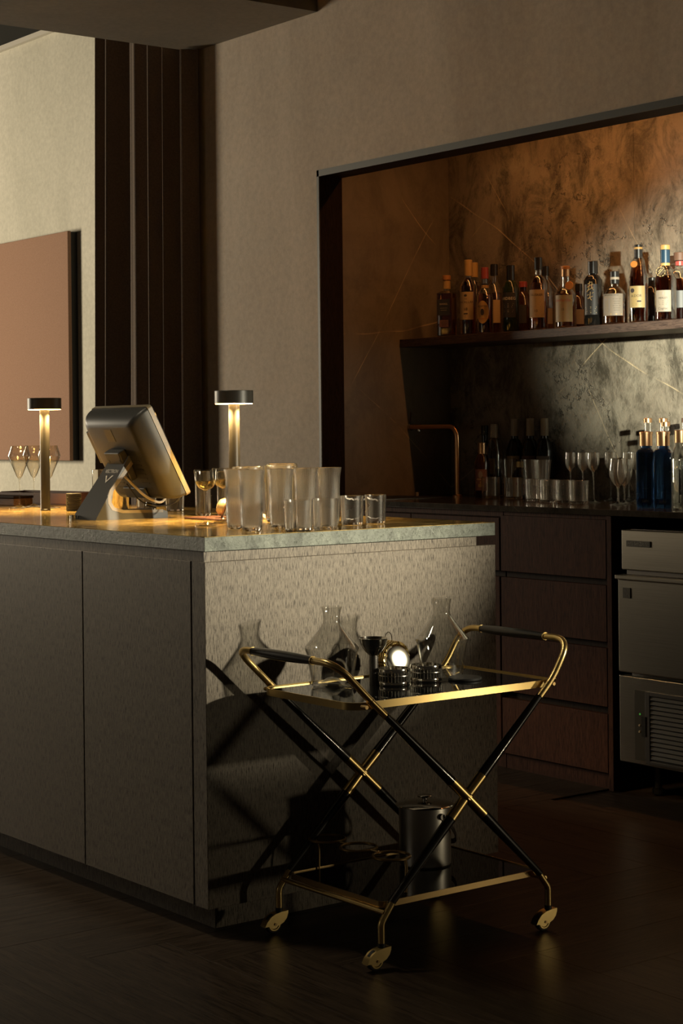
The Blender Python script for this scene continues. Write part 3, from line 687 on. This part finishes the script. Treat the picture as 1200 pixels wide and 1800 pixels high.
# glasses on the back counter
G1 = 'rocks glasses on the back counter'
for x, y, lab in ((-1.655, 2.385, 'clear rocks glass standing beside the small brown-label bottle'), (-1.512, 2.37, 'clear rocks glass, second from the tap'), (-1.300, 2.28, 'clear rocks glass in front of the conical glasses, third from the tap'), (-1.178, 2.235, 'clear rocks glass, fourth from the tap'), (-1.092, 2.23, 'clear rocks glass in front of the thinnest liqueur glass'), (-1.008, 2.215, 'clear rocks glass nearest the wine glass')):
    glass('rocks_glass', lab, 'glass', 'rocks', (x, y, H2), (.97, .97, 1), G1, random.random())
G2 = 'conical glasses on the back counter'
for x, y, lab in ((-1.665, 2.485, 'tall conical glass in front of the round clear bottle'), (-1.515, 2.455, 'tall conical glass in front of the first wine bottle'), (-1.435, 2.43, 'tall conical glass in front of the middle wine bottle'), (-1.360, 2.375, 'tall conical glass in front of the last wine bottle')):
    glass('conical_glass', lab, 'glass', 'cone', (x, y, H2), (1, 1, 1), G2)
G3 = 'liqueur glasses on the back counter'
for x, y, s, lab in ((-1.196, 2.36, .92, 'narrow liqueur glass, leftmost of the stemmed row'), (-1.112, 2.34, 1.0, 'liqueur glass, second of the stemmed row'), (-1.040, 2.32, 1.08, 'liqueur glass, third of the stemmed row in front'), (-1.121, 2.49, 1.1, 'liqueur glass at the back, left of the wine glass bowl'), (-1.040, 2.50, 1.15, 'liqueur glass at the back, behind the wine glass'), (-.965, 2.46, 1.05, 'liqueur glass at the back, nearest the blue bottles')):
    glass('liqueur_glass', lab, 'glass', 'liqueur', (x, y, H2), (s, s, 1.0), G3)
glass('wine_glass', 'tulip wine glass standing in front near the blue bottles', 'glass', 'wine', (-.843, 2.24, H2), (1, 1, 1), 'wine glasses on the back counter')
glass('wine_glass', 'tulip wine glass half hidden behind the first blue bottle', 'glass', 'wine', (-.885, 2.315, H2), (.9, .9, .97), 'wine glasses on the back counter')

# ------------------------------------------------------------------ on the island
GH = 'ribbed highball glasses at the island corner'
for x, y, s, lab in ((-.245, .255, .95, 'ribbed highball glass, leftmost of the front group'), (-.130, .222, 1.0, 'ribbed highball glass nearest the worktop corner'), (-.165, .335, 1.04, 'ribbed highball glass, third from the left'), (-.168, .415, 1.0, 'ribbed highball glass behind the two nearest tumblers'), (-.175, .495, .98, 'ribbed highball glass, rightmost of the row')):
    glass('highball_glass', lab, 'glass', 'highball', (x, y, H), (s, s, 1), GH)
GT = 'short tumblers on the worktop edge'
for x, y, s, lab in ((-.042, .300, 1.16, 'short tumbler in front of the fluted highballs, nearest the corner'), (-.055, .392, 1.06, 'short tumbler, second from the corner'), (-.165, .560, .98, 'short tumbler just right of the highball row'), (-.168, .640, .90, 'short tumbler at the right end of all the island glasses')):
    glass('tumbler', lab, 'glass', 'tumbler', (x, y, H), (s, s, 1), GT, .1)
GM = 'mixing glasses behind the highballs'
glass('mixing_glass', 'wide mixing glass behind the left highballs', 'glass', 'mixing', (-.470, .445, H), (.92, .92, 1), GM)
glass('mixing_glass', 'wide mixing glass behind the right highballs', 'glass', 'mixing', (-.480, .560, H), (1.02, 1.02, 1.01), GM)
glass('mixing_glass', 'wide mixing glass farthest back beneath the nearer lamp', 'glass', 'mixing', (-.63, .67, H), (.95, .95, 1.02), GM)
def coupe(lab, loc, wine):
    t = thing('coupe_glass', lab, 'glass', loc, 0, 'coupe glasses on the island')
    o = bpy.data.objects.new('bowl_and_stem', GP['coupe']); col.objects.link(o); o.parent = t
    if wine: MB().lathe([(0, .0945), (.0035, .0948), (.016, .1002), (.0245, .1105), (.0268, .1165), (0, .1165)], 32).build('wine', 'white_wine', t)
coupe('coupe glass of pale wine standing in front of the mesh strainer', (-.438, .289, H), True)
coupe('coupe glass of pale wine behind the leftmost highball', (-.560, .425, H), True)
coupe('coupe glass of pale wine, farther back near the lamp post', (-.74, .60, H), True)
GW = 'angular wine glasses by the far lamp'
for x, y, lab in ((-1.889, .497, 'angular crystal wine glass, leftmost on the island'), (-1.935, .574, 'angular crystal wine glass, second from the left'), (-1.800, .560, 'angular crystal wine glass half hidden behind the far lamp')):
    glass('angular_wine_glass', lab, 'glass', 'diamond', (x, y, H), (1, 1, 1), GW)
glass('tall_glass', 'tall ribbed glass behind the screen corner, left of the coupe', 'glass', 'tall', (-.93, .60, H), (1.05, 1.05, 1), 'tall ribbed glasses behind the till')
glass('tall_glass', 'tall ribbed glass behind the coupe of pale wine', 'glass', 'tall', (-.83, .61, H), (1.05, 1.05, 1), 'tall ribbed glasses behind the till')
glass('tall_glass', 'tall glass half hidden behind the till stand', 'glass', 'tall', (-1.78, .735, H), (1, 1, .95), 'tall ribbed glasses behind the till')
GR = 'ribbed tumblers behind the till'
glass('ribbed_tumbler', 'ribbed tumbler seen through the till stand, left one', 'glass', 'tumbler', (-1.352, .662, H), (1.05, 1.05, .78), GR)
glass('ribbed_tumbler', 'ribbed tumbler under the till screen, right one', 'glass', 'tumbler', (-1.27, .715, H), (1.0, 1.0, .72), GR)
tn = thing('steel_shaker', 'polished steel shaker cup seen through the till stand', 'shaker', (-1.430, .610, H))
MB().lathe([(0, 0), (.026, 0), (.028, .004), (.031, .072), (.0325, .074), (.031, .0745), (.0265, .006), (0, .006)], 36).build('cup', 'steel_polished', tn)
cp = thing('brass_cup', 'small brass jigger cup under the till screen corner', 'cup', (-1.185, .770, H))
MB().lathe([(0, 0), (.020, 0), (.022, .003), (.0235, .048), (.0225, .0485), (.020, .005), (0, .005)], 32).build('cup', 'brass_dark', cp)

# stack of black coasters
cs = [(-1.541, .508)]
for k in range(10):
    o = MB().lathe([(0, 0), (.0235, 0), (.0243, .001), (.0243, .0043), (.0235, .0053), (0, .0053)], 36).build('coaster', 'rubber') if k == 0 else cs[-1].copy()
    if k: col.objects.link(o)
    o.location = (-1.541, .508, H + k * .0056); cs.append(o)
    nth = ('bottom', 'second from the bottom', 'third from the bottom', 'fourth from the bottom', 'fifth from the bottom', 'fifth from the top', 'fourth from the top', 'third from the top', 'second from the top', 'top')[k]
    tag(o, 'round black coaster in the stack by the till, %s' % nth, 'coaster', 'stacked black coasters')

# leather tray
tr = thing('leather_tray', 'long low brown leather tray behind the far lamp', 'tray', (-2.16, .74, H), .16)
box('base', 'leather_dark', -.20, .20, -.055, .055, 0, .004, tr, .001)
box('front_side', 'leather_brown', -.20, .20, -.055, -.049, .004, .040, tr, .001)
box('back_side', 'leather_brown', -.20, .20, .049, .055, .004, .044, tr, .001)
box('end_side', 'leather_dark', .194, .20, -.049, .049, .004, .042, tr, .001)
box('end_side', 'leather_dark', -.20, -.194, -.049, .049, .004, .042, tr, .001)
tw = thing('wooden_box', 'dark flat wooden box at the left edge of the worktop', 'box', (-2.165, .600, H), .16)
box('body', 'tray_wood', -.13, .08, -.04, .04, 0, .024, tw, .002)
box('lid', 'dark_lining', -.132, .082, -.042, .042, .0245, .033, tw, .002)

# folded napkin, board and strainer by the coupe
tag(box('serving_board', 'leather_dark', -.80, -.60, .45, .56, H, H + .006, None, .002), 'thin dark red leather mat under the mesh strainer', 'mat')
st = thing('mesh_strainer', 'small round gold mesh strainer propped on the leather mat', 'strainer', (-.665, .50, H + .0065), -.65)
Rm = Matrix.Translation((0, 0, .0275)) @ Matrix.Rotation(PI / 2 - .35, 4, 'X')
MB().lathe([(.0265, 0), (.024, .012), (.016, .021), (0, .0245), (0, .0235), (.0155, .0200), (.0232, .0112), (.0258, 0)], 36, mat=Rm).build('mesh_bowl', 'mesh_gold', st)
MB().tube([Rm @ Vector((.0275 * math.cos(a), .0275 * math.sin(a), 0)) for a in [2 * PI * i / 36 for i in range(36)]], .0022, 8, closed=True).build('rim', 'copper_cap', st)
MB().tube(fillet([Rm @ Vector((-.027, 0, 0)), Rm @ Vector((-.045, .006, 0)), Rm @ Vector((-.052, .018, 0))], .01), .0018, 8).build('handle', 'copper_cap', st)
cl = MB(); NQ = 24
def cloth(u, v): return (-.655 + .11 * u + .02 * v, .59 + .05 * v, H + .0045 + .0065 * (1 + math.sin(9 * u + 4 * v)) * (1 - .5 * v))
vs = [cloth(i / NQ, j / 6) for j in range(7) for i in range(NQ + 1)]
vb = [(x, y, z - .0035) for x, y, z in vs]; n1 = NQ + 1; oo = len(vs)
f1 = [(j * n1 + i, j * n1 + i + 1, (j + 1) * n1 + i + 1, (j + 1) * n1 + i) for j in range(6) for i in range(NQ)]
edge = [i for i in range(n1)] + [j * n1 + NQ for j in range(1, 7)] + [6 * n1 + i for i in range(NQ - 1, -1, -1)] + [j * n1 for j in range(5, 0, -1)]
f2 = [(edge[i], edge[(i + 1) % len(edge)], edge[(i + 1) % len(edge)] + oo, edge[i] + oo) for i in range(len(edge))]
cl.add(vs + vb, f1 + [tuple(q + oo for q in reversed(f)) for f in f1] + f2)
tag(cl.build('bar_cloth', 'cloth', sharp=80), 'crumpled pale striped bar cloth behind the mesh strainer', 'cloth')

# table lamps
def lamp(label, x, y):
    t = thing('table_lamp', label, 'lamp', (x, y, H), 0, 'cordless lamps on the island')
    MB().lathe([(0, 0), (.0165, 0), (.0165, .004), (.0155, .005), (.0155, .322), (0, .322)], 32).build('post', 'lamp_black', t)
    MB().lathe([(0, .3595), (.0530, .3595), (.0538, .3585), (.0538, .3235), (.0525, .3235), (.0525, .3275), (0, .3275)], 48).build('shade', 'lamp_black', t)
    MB().lathe([(.022, .3218), (.0516, .3218), (.0516, .3272), (.022, .3272)], 48, closed=True).build('light_ring', 'lamp_glow', t)
    d = bpy.data.lights.new('lamp_light', 'SPOT'); d.energy = 21.0; d.color = (1, .64, .23); d.shadow_soft_size = .012; d.spot_size = math.radians(125); d.spot_blend = .6
    for k in range(3):
        a = 2 * PI * k / 3 + .4; o = bpy.data.objects.new('lamp_light', d); col.objects.link(o); o.parent = t; o.location = (.034 * math.cos(a), .034 * math.sin(a), .312)
    return t
lamp('slim black table lamp with flat round shade, far left beside the wine glasses', -1.640, .460)
lamp('slim black table lamp with flat round shade, behind the highball glasses', -.648, .522)

# ------------------------------------------------------------------ till terminal
ps = thing('till_terminal', 'dark grey touchscreen till seen from behind on a sloping stand', 'till', (-.985, .0, H))
def stand_x(z): return .068 - .022 * z / .19
prof = [(.232, 0), (.470, 0), (.470, .018), (.455, .023), (.325, .024), (.296, .032), (.288, .050), (.296, .080), (.398, .190), (.366, .196)]
n = len(prof)
vs = [Vector((-stand_x(z), y, z)) for y, z in prof] + [Vector((stand_x(z), y, z)) for y, z in prof]
sd = MB().add(vs, [tuple(range(n)), tuple(range(2 * n - 1, n - 1, -1))] + [(i, i + n, (i + 1) % n + n, (i + 1) % n) for i in range(n)]).build('stand', 'plastic_grey', ps, sharp=30)
rib_ = [(.398, .190), (.345, .133), (.296, .080), (.288, .064), (.287, .048), (.296, .034), (.325, .0255), (.390, .0240), (.455, .0235)]
rin = [(.386, .192), (.333, .136), (.284, .084), (.277, .066), (.276, .046), (.287, .027), (.320, .0175), (.388, .0160), (.455, .0155)]
nr_ = len(rib_); rv = []
for (y, z), (y2, z2) in zip(rib_, rin): rv += [Vector((stand_x(z) - .004, y, z + .0006)), Vector((stand_x(z) + .0007, y, z + .0006)), Vector((stand_x(z2) + .0007, y2, z2)), Vector((stand_x(z2) - .004, y2, z2))]
rf = [(k * 4 + q, k * 4 + (q + 1) % 4, k * 4 + 4 + (q + 1) % 4, k * 4 + 4 + q) for k in range(nr_ - 1) for q in range(4)] + [(0, 1, 2, 3), tuple((nr_ - 1) * 4 + q for q in (3, 2, 1, 0))]
MB().add(rv, rf).build('stand_edge', 'plastic_edge', ps)
def on_stand(x, y): v = .135 + y; k = (v - 0) / .196; return Vector((x + .004, .232 + (.366 - .232) * k - .0012, v))
flat_text('lettering', 'ink_white', 'VECTRON', .0155, lambda x, y: on_stand(x, y * .95), sd)
MB().add([on_stand(x, y) for x, y in ((-.020, -.012), (-.012, -.012), (-.001, -.026), (.014, -.011), (.022, -.011), (.0, -.032))], [(0, 1, 2, 5), (2, 3, 4, 5)]).build('logo', 'ink_white', sd)
MB().lathe([(0, 0), (.012, 0), (.012, .012), (0, .012)], 20, (-.045, .226, .0)).build('foot_screw', 'steel_polished', ps)
# display head: local frame u = x, v = up the screen, n = towards the bartender
V = Vector((0, -.461, .887)); Nn = Vector((0, .887, .461)); U = Vector((1, 0, 0))
C0 = Vector((0.0, .4235, 1.126 - H))
DM = Matrix(((1, V.x, Nn.x, C0.x), (0, V.y, Nn.y, C0.y), (0, V.z, Nn.z, C0.z), (0, 0, 0, 1)))
HW, HL = .158, .1425
def rrect(hw, hl, r, n=5):
    out = []
    for cx, cy, a0 in ((hw - r, hl - r, 0), (-hw + r, hl - r, PI / 2), (-hw + r, -hl + r, PI), (hw - r, -hl + r, 3 * PI / 2)):
        for i in range(n + 1): a = a0 + PI / 2 * i / n; out.append((cx + r * math.cos(a), cy + r * math.sin(a)))
    return out
def loft(rows, name, mat, parent, sharp=40):
    vs = []; fs = []; m = None
    for pts, z in rows:
        m = len(pts); vs += [DM @ Vector((a, b, z)) for a, b in pts]
    for k in range(len(rows) - 1):
        for i in range(m): fs.append((k * m + i, k * m + (i + 1) % m, (k + 1) * m + (i + 1) % m, (k + 1) * m + i))
    fs.append(tuple(range(m))); fs.append(tuple(range(len(rows) * m - 1, (len(rows) - 1) * m - 1, -1)))
    return MB().add(vs, fs).build(name, mat, parent, sharp=sharp)
bz = loft([(rrect(HW, HL, .008), .004), (rrect(HW, HL, .008), -.010)], 'bezel', 'plastic_edge', ps)
loft([(rrect(HW - .002, HL - .002, .007), .0072), (rrect(HW - .002, HL - .002, .007), .0042)], 'glass_front', 'screen', ps)
rows = []
for i in range(9):
    t = i / 8; e = 1 - math.cos(t * PI / 2); rows.append((rrect(HW - .002 - .040 * e, HL - .002 - .034 * e, .010 + .012 * e), -.0105 - .058 * math.sin(t * PI / 2)))
sh = loft(rows, 'rear_shell', 'plastic_dark', ps, 60)
lt = MB()
bx = lambda a0, a1, b0, b1, c0, c1, bev=0: MB().box(a0, a1, b0, b1, c0, c1, bev, DM)
bx(-.030, .012, .062, .102, -.0694, -.0684).build('hatch', 'plastic_grey', sh)
for side in (-1, 1):
    for k in range(9):
        bx(*(sorted((side * .050, side * .092))), .030 - k * .0145 - .003, .030 - k * .0145 + .002, -.0692, -.0684).build('vent_slot', 'plastic_black', sh)
mb = bx(-.042, .042, -.055, .040, -.094, -.0686, .004).build('mount_block', 'plastic_dark', ps)
for a, b in ((-.030, .012), (.030, .012), (-.030, -.04), (.030, -.04)): bx(a - .004, a + .004, b - .005, b + .005, -.0946, -.0938).build('screw_hole', 'plastic_black', mb)
bx(-.060, .060, -.118, -.085, -.0760, -.0686, .002).build('port_cover', 'plastic_dark', sh)
bx(-.215, -.125, -.030, .075, -.030, -.022, .002).build('card_reader', 'plastic_dark', ps)
for a, b in ((HW + .0002, .085), (HW + .0002, -.095)): bx(a - .022, a - .018, b - .003, b + .003, -.030, -.020).build('screw', 'steel_polished', sh)
MB().tube(fillet([(.030, .345, .125), (.062, .400, .060), (.075, .445, .040), (.070, .470, .070), (.055, .455, .115)], .03, 8), .0038, 10).build('white_cable', 'white_cable', ps)
MB().tube(fillet([(.040, .350, .100), (.050, .385, .050), (.060, .425, .033), (.075, .480, .036), (.090, .505, .060), (.085, .480, .110)], .03, 8), .0022, 8).build('black_cable', 'plastic_black', ps)
MB().tube([(.055, .405, .041), (.063, .434, .034)], .006, 10).build('cable_bead', 'plastic_black', ps)

# ------------------------------------------------------------------ bar trolley
tr = thing('bar_trolley', 'two-tier brass and black bar trolley on castors beside the island', 'trolley', (0, 0, 0))
XA, XF = .450, .065; CY, CZ = .405, .343
def leg_parts(x, sgn):
    # sgn=-1: rises towards -y (left handle); +1: rises towards +y. returns unit direction up
    top = Vector((x, CY + sgn * .232, CZ + .207)); low = Vector((x, CY - sgn * .222, CZ - .207))
    c = Vector((x, CY, CZ)); du = (top - c).normalized(); dl = (low - c).normalized()
    return c, du, dl, top, low
for x in (XA, XF):
    for sgn in (-1, 1):
        c, du, dl, top, low = leg_parts(x, sgn)
        o1 = Vector(((.0022 if sgn < 0 else -.0022), 0, 0))
        lg = MB().tube([c + o1 + du * .062, c + o1 + du * .12, top + o1], [.0125, .0115, .0082], 16).build('leg', 'black_wood', tr)
        MB().tube([c + o1 + dl * .062, c + o1 + dl * .12, low + o1], [.0125, .0115, .0082], 16).build('leg', 'black_wood', tr)
        MB().tube([c + o1 - du * .0, c + o1 + du * .064], [.0118, .0128], 18).build('cross_sleeve', 'brass', tr)
        MB().tube([c + o1 - dl * .0, c + o1 + dl * .064], [.0118, .0128], 18).build('cross_sleeve', 'brass', tr)
        # lower brass ferrule with bend and vertical stem
        kink = Vector((x, low.y + dl.y * .038, .100)); 
        p0 = low + dl * .0 ; 
        MB().tube(fillet([p0 - dl * .004, kink, Vector((x, kink.y, .055))], .008, 4), .0078, 16).build('foot_tube', 'brass', tr)
        ky = kink.y
        MB().tube([(x, ky, .047), (x, ky, .057)], .0085, 16).build('collar', 'black_matte', tr)
        # castor: leaf-shaped guards, wheel
        cw = Vector((x, ky - .018, .0225))
        wm = MB().lathe([(.0185, -.0065), (.0200, -.0065), (.0222, -.004), (.0222, .004), (.0200, .0065), (.0185, .0065)], 30, closed=True, mat=Matrix.Translation(cw) @ Matrix.Rotation(PI / 2, 4, 'Y'))
        wl = wm.build('wheel', 'rubber', tr)
        MB().lathe([(0, -.0060), (.012, -.0060), (.0135, -.0078), (.0165, -.0078), (.0184, -.0055), (.0184, .0055), (.0165, .0078), (.0135, .0078), (.012, .0060), (0, .0060)], 26, mat=Matrix.Translation(cw) @ Matrix.Rotation(PI / 2, 4, 'Y')).build('hub', 'brass', wl)
        leaf = [(ky - .047, .0195), (ky - .041, .0300), (ky - .031, .0395), (ky - .017, .0460), (ky + .001, .0485), (ky + .019, .0490), (ky + .0185, .0420), (ky + .0145, .0320), (ky + .006, .0235), (ky - .006, .0185), (ky - .020, .0170), (ky - .034, .0190)]
        cg = MB().prism(leaf, 0, x + .0092, x + .0107).prism(leaf, 0, x - .0107, x - .0092)
        spine = leaf[:6]; sv = [Vector((x - .0092, a, b)) for a, b in spine] + [Vector((x + .0092, a, b)) for a, b in spine] + [Vector((x - .0092, a + .001, b - .0022)) for a, b in spine] + [Vector((x + .0092, a + .001, b - .0022)) for a, b in spine]
        m6 = 6; cg.add(sv, [(i, i + 1, i + 1 + m6, i + m6) for i in range(5)] + [(i + 12, i + m6 + 12, i + 1 + m6 + 12, i + 1 + 12) for i in range(5)])
        cg.build('castor_guard', 'brass', tr)
        MB().tube([(x - .013, cw.y, cw.z), (x + .013, cw.y, cw.z)], .0032, 12).build('axle', 'brass_dark', tr)
    MB().tube([(x - .0135, CY, CZ), (x + .0135, CY, CZ)], .0055, 14).build('pivot', 'brass', tr)
# handles
for sgn, hy in ((-1, .040), (1, .735)):
    _, du, _, topA, _ = leg_parts(XA, sgn); _, _, _, topF, _ = leg_parts(XF, sgn)
    cA = Vector((XA, hy, .674)); cF = Vector((XF, hy, .674))
    mA = topA + du * .055; mF = topF + du * .055
    path = fillet([topA - du * .004, mA, cA, cF, mF, topF - du * .004], .052, 9)
    MB().tube(path, .0080, 16).build('handle_tube', 'brass', tr)
    for q, m_ in ((topA, mA), (topF, mF)): MB().tube([m_ - du * .001, m_ + du * .001], .0087, 16).build('joint_ring', 'brass_dark', tr)
    gx0, gx1 = XF + .070, XA - .085
    g = [gx0 + (gx1 - gx0) * i / 10 for i in range(11)]
    MB().tube([(q, hy, .674) for q in g], [.0088 + .0034 * math.sin(PI * i / 10) for i in range(11)], 16).build('grip', 'black_wood', tr)
    for q in (gx0, gx1): MB().tube([(q - .0015, hy, .674), (q + .0015, hy, .674)], .0100, 16).build('grip_ring', 'brass', tr)
def ring_frame(name, x0, x1, y0, y1, z0, z1, r, t, mat):
    def rr(e): return [(x0 + x1) / 2 + a for a in ()]
    cx, cy = (x0 + x1) / 2, (y0 + y1) / 2
    P = [(cx + a, cy + b) for a, b in rrect((x1 - x0) / 2, (y1 - y0) / 2, r, 7)]; Q = [(cx + a, cy + b) for a, b in rrect((x1 - x0) / 2 - t, (y1 - y0) / 2 - t, r - t, 7)]
    n = len(P); vs = [(*p_, z0) for p_ in P] + [(*p_, z1) for p_ in P] + [(*p_, z1) for p_ in Q] + [(*p_, z0) for p_ in Q]
    fs = []
    for i in range(n):
        j = (i + 1) % n
        for k in range(4): fs.append((k * n + i, k * n + j, ((k + 1) % 4) * n + j, ((k + 1) % 4) * n + i))
    MB().add(vs, fs).build(name, mat, tr)
    return Q
Q = ring_frame('tray_rim', .082, .433, .095, .705, .565, .5815, .040, .003, 'brass')
MB().prism(Q, 2, .572, .578).build('tray_glass', 'smoked_glass', tr)
Q = ring_frame('tray_rim', .082, .433, .170, .645, .126, .1395, .018, .003, 'brass_dark')
MB().prism(Q, 2, .132, .137).build('tray_glass', 'smoked_glass', tr)
for y, z in ((.165, .121), (.647, .121)): MB().tube([(XF, y, z), (XA, y, z)], .0055, 12).build('cross_bar', 'brass', tr)
for y in (.122, .682): 
    for x0, x1 in ((XF, .083), (.432, XA)): MB().tube([(x0, y, .573), (x1, y, .573)], .0045, 10).build('bracket', 'brass_dark', tr)
# bottle rings above the lower tier
rh = MB(); RZ = .207
for k in range(3):
    cx = .100 + k * .1135; cy = .272 + k * .006
    MB().tube([(cx + .0425 * math.cos(2 * PI * i / 40), cy + .0425 * math.sin(2 * PI * i / 40), RZ - k * .001) for i in range(40)], .0034, 10, closed=True).build('bottle_ring', 'brass_dark', tr)
MB().tube([(.143, .274, RZ), (.171, .277, RZ)], .003, 8).build('ring_joint', 'brass_dark', tr)
MB().tube([(.256, .280, RZ), (.284, .282, RZ)], .003, 8).build('ring_joint', 'brass_dark', tr)
MB().tube(fillet([(.368, .290, RZ), (.374, .290, .19), (.395, .270, .137)], .012), .0034, 10).build('ring_support', 'brass_dark', tr)
MB().tube(fillet([(.060 + .002, .262, RZ), (.086, .258, .19), (.090, .255, .137)], .012), .0022, 8).build('ring_support', 'brass_dark', tr)

# things on the trolley
ZT1 = .578
def carafe(lab, x, y, s):
    out = [(.036, 0), (.045, .0015), (.0485, .005), (.0535, .040), (.0600, .078), (.0640, .088), (.0640, .091), (.0510, .107), (.0370, .124), (.0255, .139), (.0208, .149), (.0198, .157), (.0212, .172), (.0248, .185)]
    t = .0013
    inn = [(r - t, z) for r, z in out if z > .006]
    prof = [(0, .020), (.012, .0175), (.030, .004)] + out + [(.0242, .1856)] + list(reversed(inn)) + [(.0465, .008), (.031, .0062), (.0125, .0195), (0, .0222)]
    return tag(MB().lathe([(r * s, z * s) for r, z in prof], 48).build('carafe', 'glass', None, (x, y, ZT1)), lab, 'carafe', 'glass carafes on the trolley')
carafe('empty glass carafe with wide shoulders nearest the left handle', .162, .245, 1.0)
carafe('empty glass carafe with wide shoulders nearest the right handle', .205, .545, 1.02)
jg = thing('jigger_funnel', 'polished steel funnel-topped jigger between the two carafes', 'jigger', (.205, .335, ZT1))
MB().lathe([(0, 0), (.0105, 0), (.0105, .066), (.0095, .067), (0, .067)], 30).build('stem', 'steel_dark', jg)
MB().lathe([(0, .066), (.008, .066), (.020, .078), (.0295, .093), (.0335, .108), (.0345, .109), (.0330, .1095), (.0285, .094), (.0190, .080), (0, .070)], 40).build('cup', 'steel_polished', jg)
def tin(lab, x, y):
    t = thing('pierced_coaster_holder', lab, 'holder', (x, y, ZT1), 0, 'pierced silver holders on the trolley')
    MB().lathe([(0, 0), (.0365, 0), (.0375, .002), (.0375, .009), (.0362, .011), (.0362, .0105), (0, .0105)], 44).build('base', 'steel_polished', t)
    MB().lathe([(.0362, .031), (.0378, .032), (.0378, .037), (.0368, .040), (.0355, .040), (.0350, .031)], 44, closed=True).build('top_rim', 'steel_polished', t)
    pst = MB()
    for k in range(30):
        a = 2 * PI * k / 30; pst.tube([(.0362 * math.cos(a), .0362 * math.sin(a), .0100), (.0364 * math.cos(a), .0364 * math.sin(a), .032)], .0019, 6)
    pst.tube([(.0366 * math.cos(2 * PI * i / 40), .0366 * math.sin(2 * PI * i / 40), .024) for i in range(40)], .0018, 6, closed=True)
    o = pst.build('pierced_wall', 'steel', t); o['kind'] = 'stuff'
    MB().lathe([(.0320, .011), (.0332, .011), (.0332, .030), (.0320, .030)], 40, closed=True).build('inner_liner', 'steel_dark', t)
tin('round pierced silver holder in front of the coil strainer', .243, .365)
tin('round pierced silver holder in front of the second carafe', .243, .463)
co = MB().lathe([(0, 0), (.039, 0), (.0405, .002), (.0405, .005), (.039, .007), (0, .007)], 44).build('drink_coaster', 'black_matte', None, (.285, .548, ZT1)); tag(co, 'flat round black coaster lying on the upper trolley tier', 'coaster')
# coiled strainer: bright disc facing the room, coils behind
cs_ = thing('coil_strainer', 'glittering coil-spring cocktail strainer with shining polished disc on the trolley', 'strainer', (.135, .462, ZT1))
ax = Matrix.Translation((0, 0, .0375)) @ Matrix.Rotation(PI / 2, 4, 'Y')
for k in range(6):
    x = -.052 + k * .0095
    pts = [(x + .0012 * math.sin(20 * 2 * PI * i / 60), .0385 * math.cos(2 * PI * i / 60), .0430 + .0385 * math.sin(2 * PI * i / 60)) for i in range(60)]
    MB().tube(pts, [.0034 + .0010 * (i % 2) for i in range(60)], 8, closed=True).build('coil', 'brass', cs_)
MB().lathe([(0, .0034), (.020, .0029), (.0300, .0014), (.0335, 0), (.0345, -.003), (.030, -.004), (0, -.004)], 44, mat=Matrix.Translation((.006, 0, .0410)) @ Matrix.Rotation(-.067, 4, 'Z') @ Matrix.Rotation(PI / 2 - .239, 4, 'Y')).build('disc', 'steel', cs_)
MB().tube(fillet([(-.020, -.022, .080), (-.020, -.020, .100), (-.020, -.010, .109), (-.020, .0, .100), (-.020, .002, .080)], .008, 5), .0010, 8).build('wire_loop', 'steel_polished', cs_)

# ice bucket
ib = thing('ice_bucket', 'brushed steel lidded ice bucket on the lower trolley tier', 'ice bucket', (.212, .480, .137), PI / 2)
MB().lathe([(0, 0), (.058, 0), (.0615, .004), (.0620, .010), (.0620, .140), (.0600, .141), (0, .141)], 56).build('body', 'bucket_steel', ib)
ld = MB().lathe([(0, .152), (.020, .1515), (.045, .149), (.066, .1445), (.0700, .1425), (.0690, .1412), (0, .1412)], 56).build('lid', 'steel_polished', ib)
MB().lathe([(0, .152), (.006, .152), (.006, .158), (.017, .1605), (.018, .163), (.015, .165), (0, .1655)], 32).build('knob', 'steel_polished', ld)
for s in (-1, 1):
    MB().tube([(.000, s * .062, .122), (.000, s * .068, .122)], .0075, 16).build('ear', 'steel_dark', ib)
hp = [(.0 + .074 * math.sin(PI * i / 20), .0705 * math.cos(PI * i / 20), .122 - .078 * math.sin(PI * i / 20)) for i in range(21)]
hv = []; hf = []
for i, (x, y, z) in enumerate(hp):
    r_ = Vector((x, y, 0)).normalized() * .0012
    for dz in (-.006, .006):
        for e in (-1, 1): hv.append(Vector((x, y, z + dz)) + r_ * e + Vector((.002, 0, 0)))
for i in range(20):
    a = i * 4; b = a + 4
    for q, w_ in ((0, 1), (1, 3), (3, 2), (2, 0)): hf.append((a + q, a + w_, b + w_, b + q))
hf += [(0, 1, 3, 2), (80, 82, 83, 81)]
MB().add(hv, hf).build('bail_handle', 'steel_dark', ib, sharp=60)
print('planks', nplank)
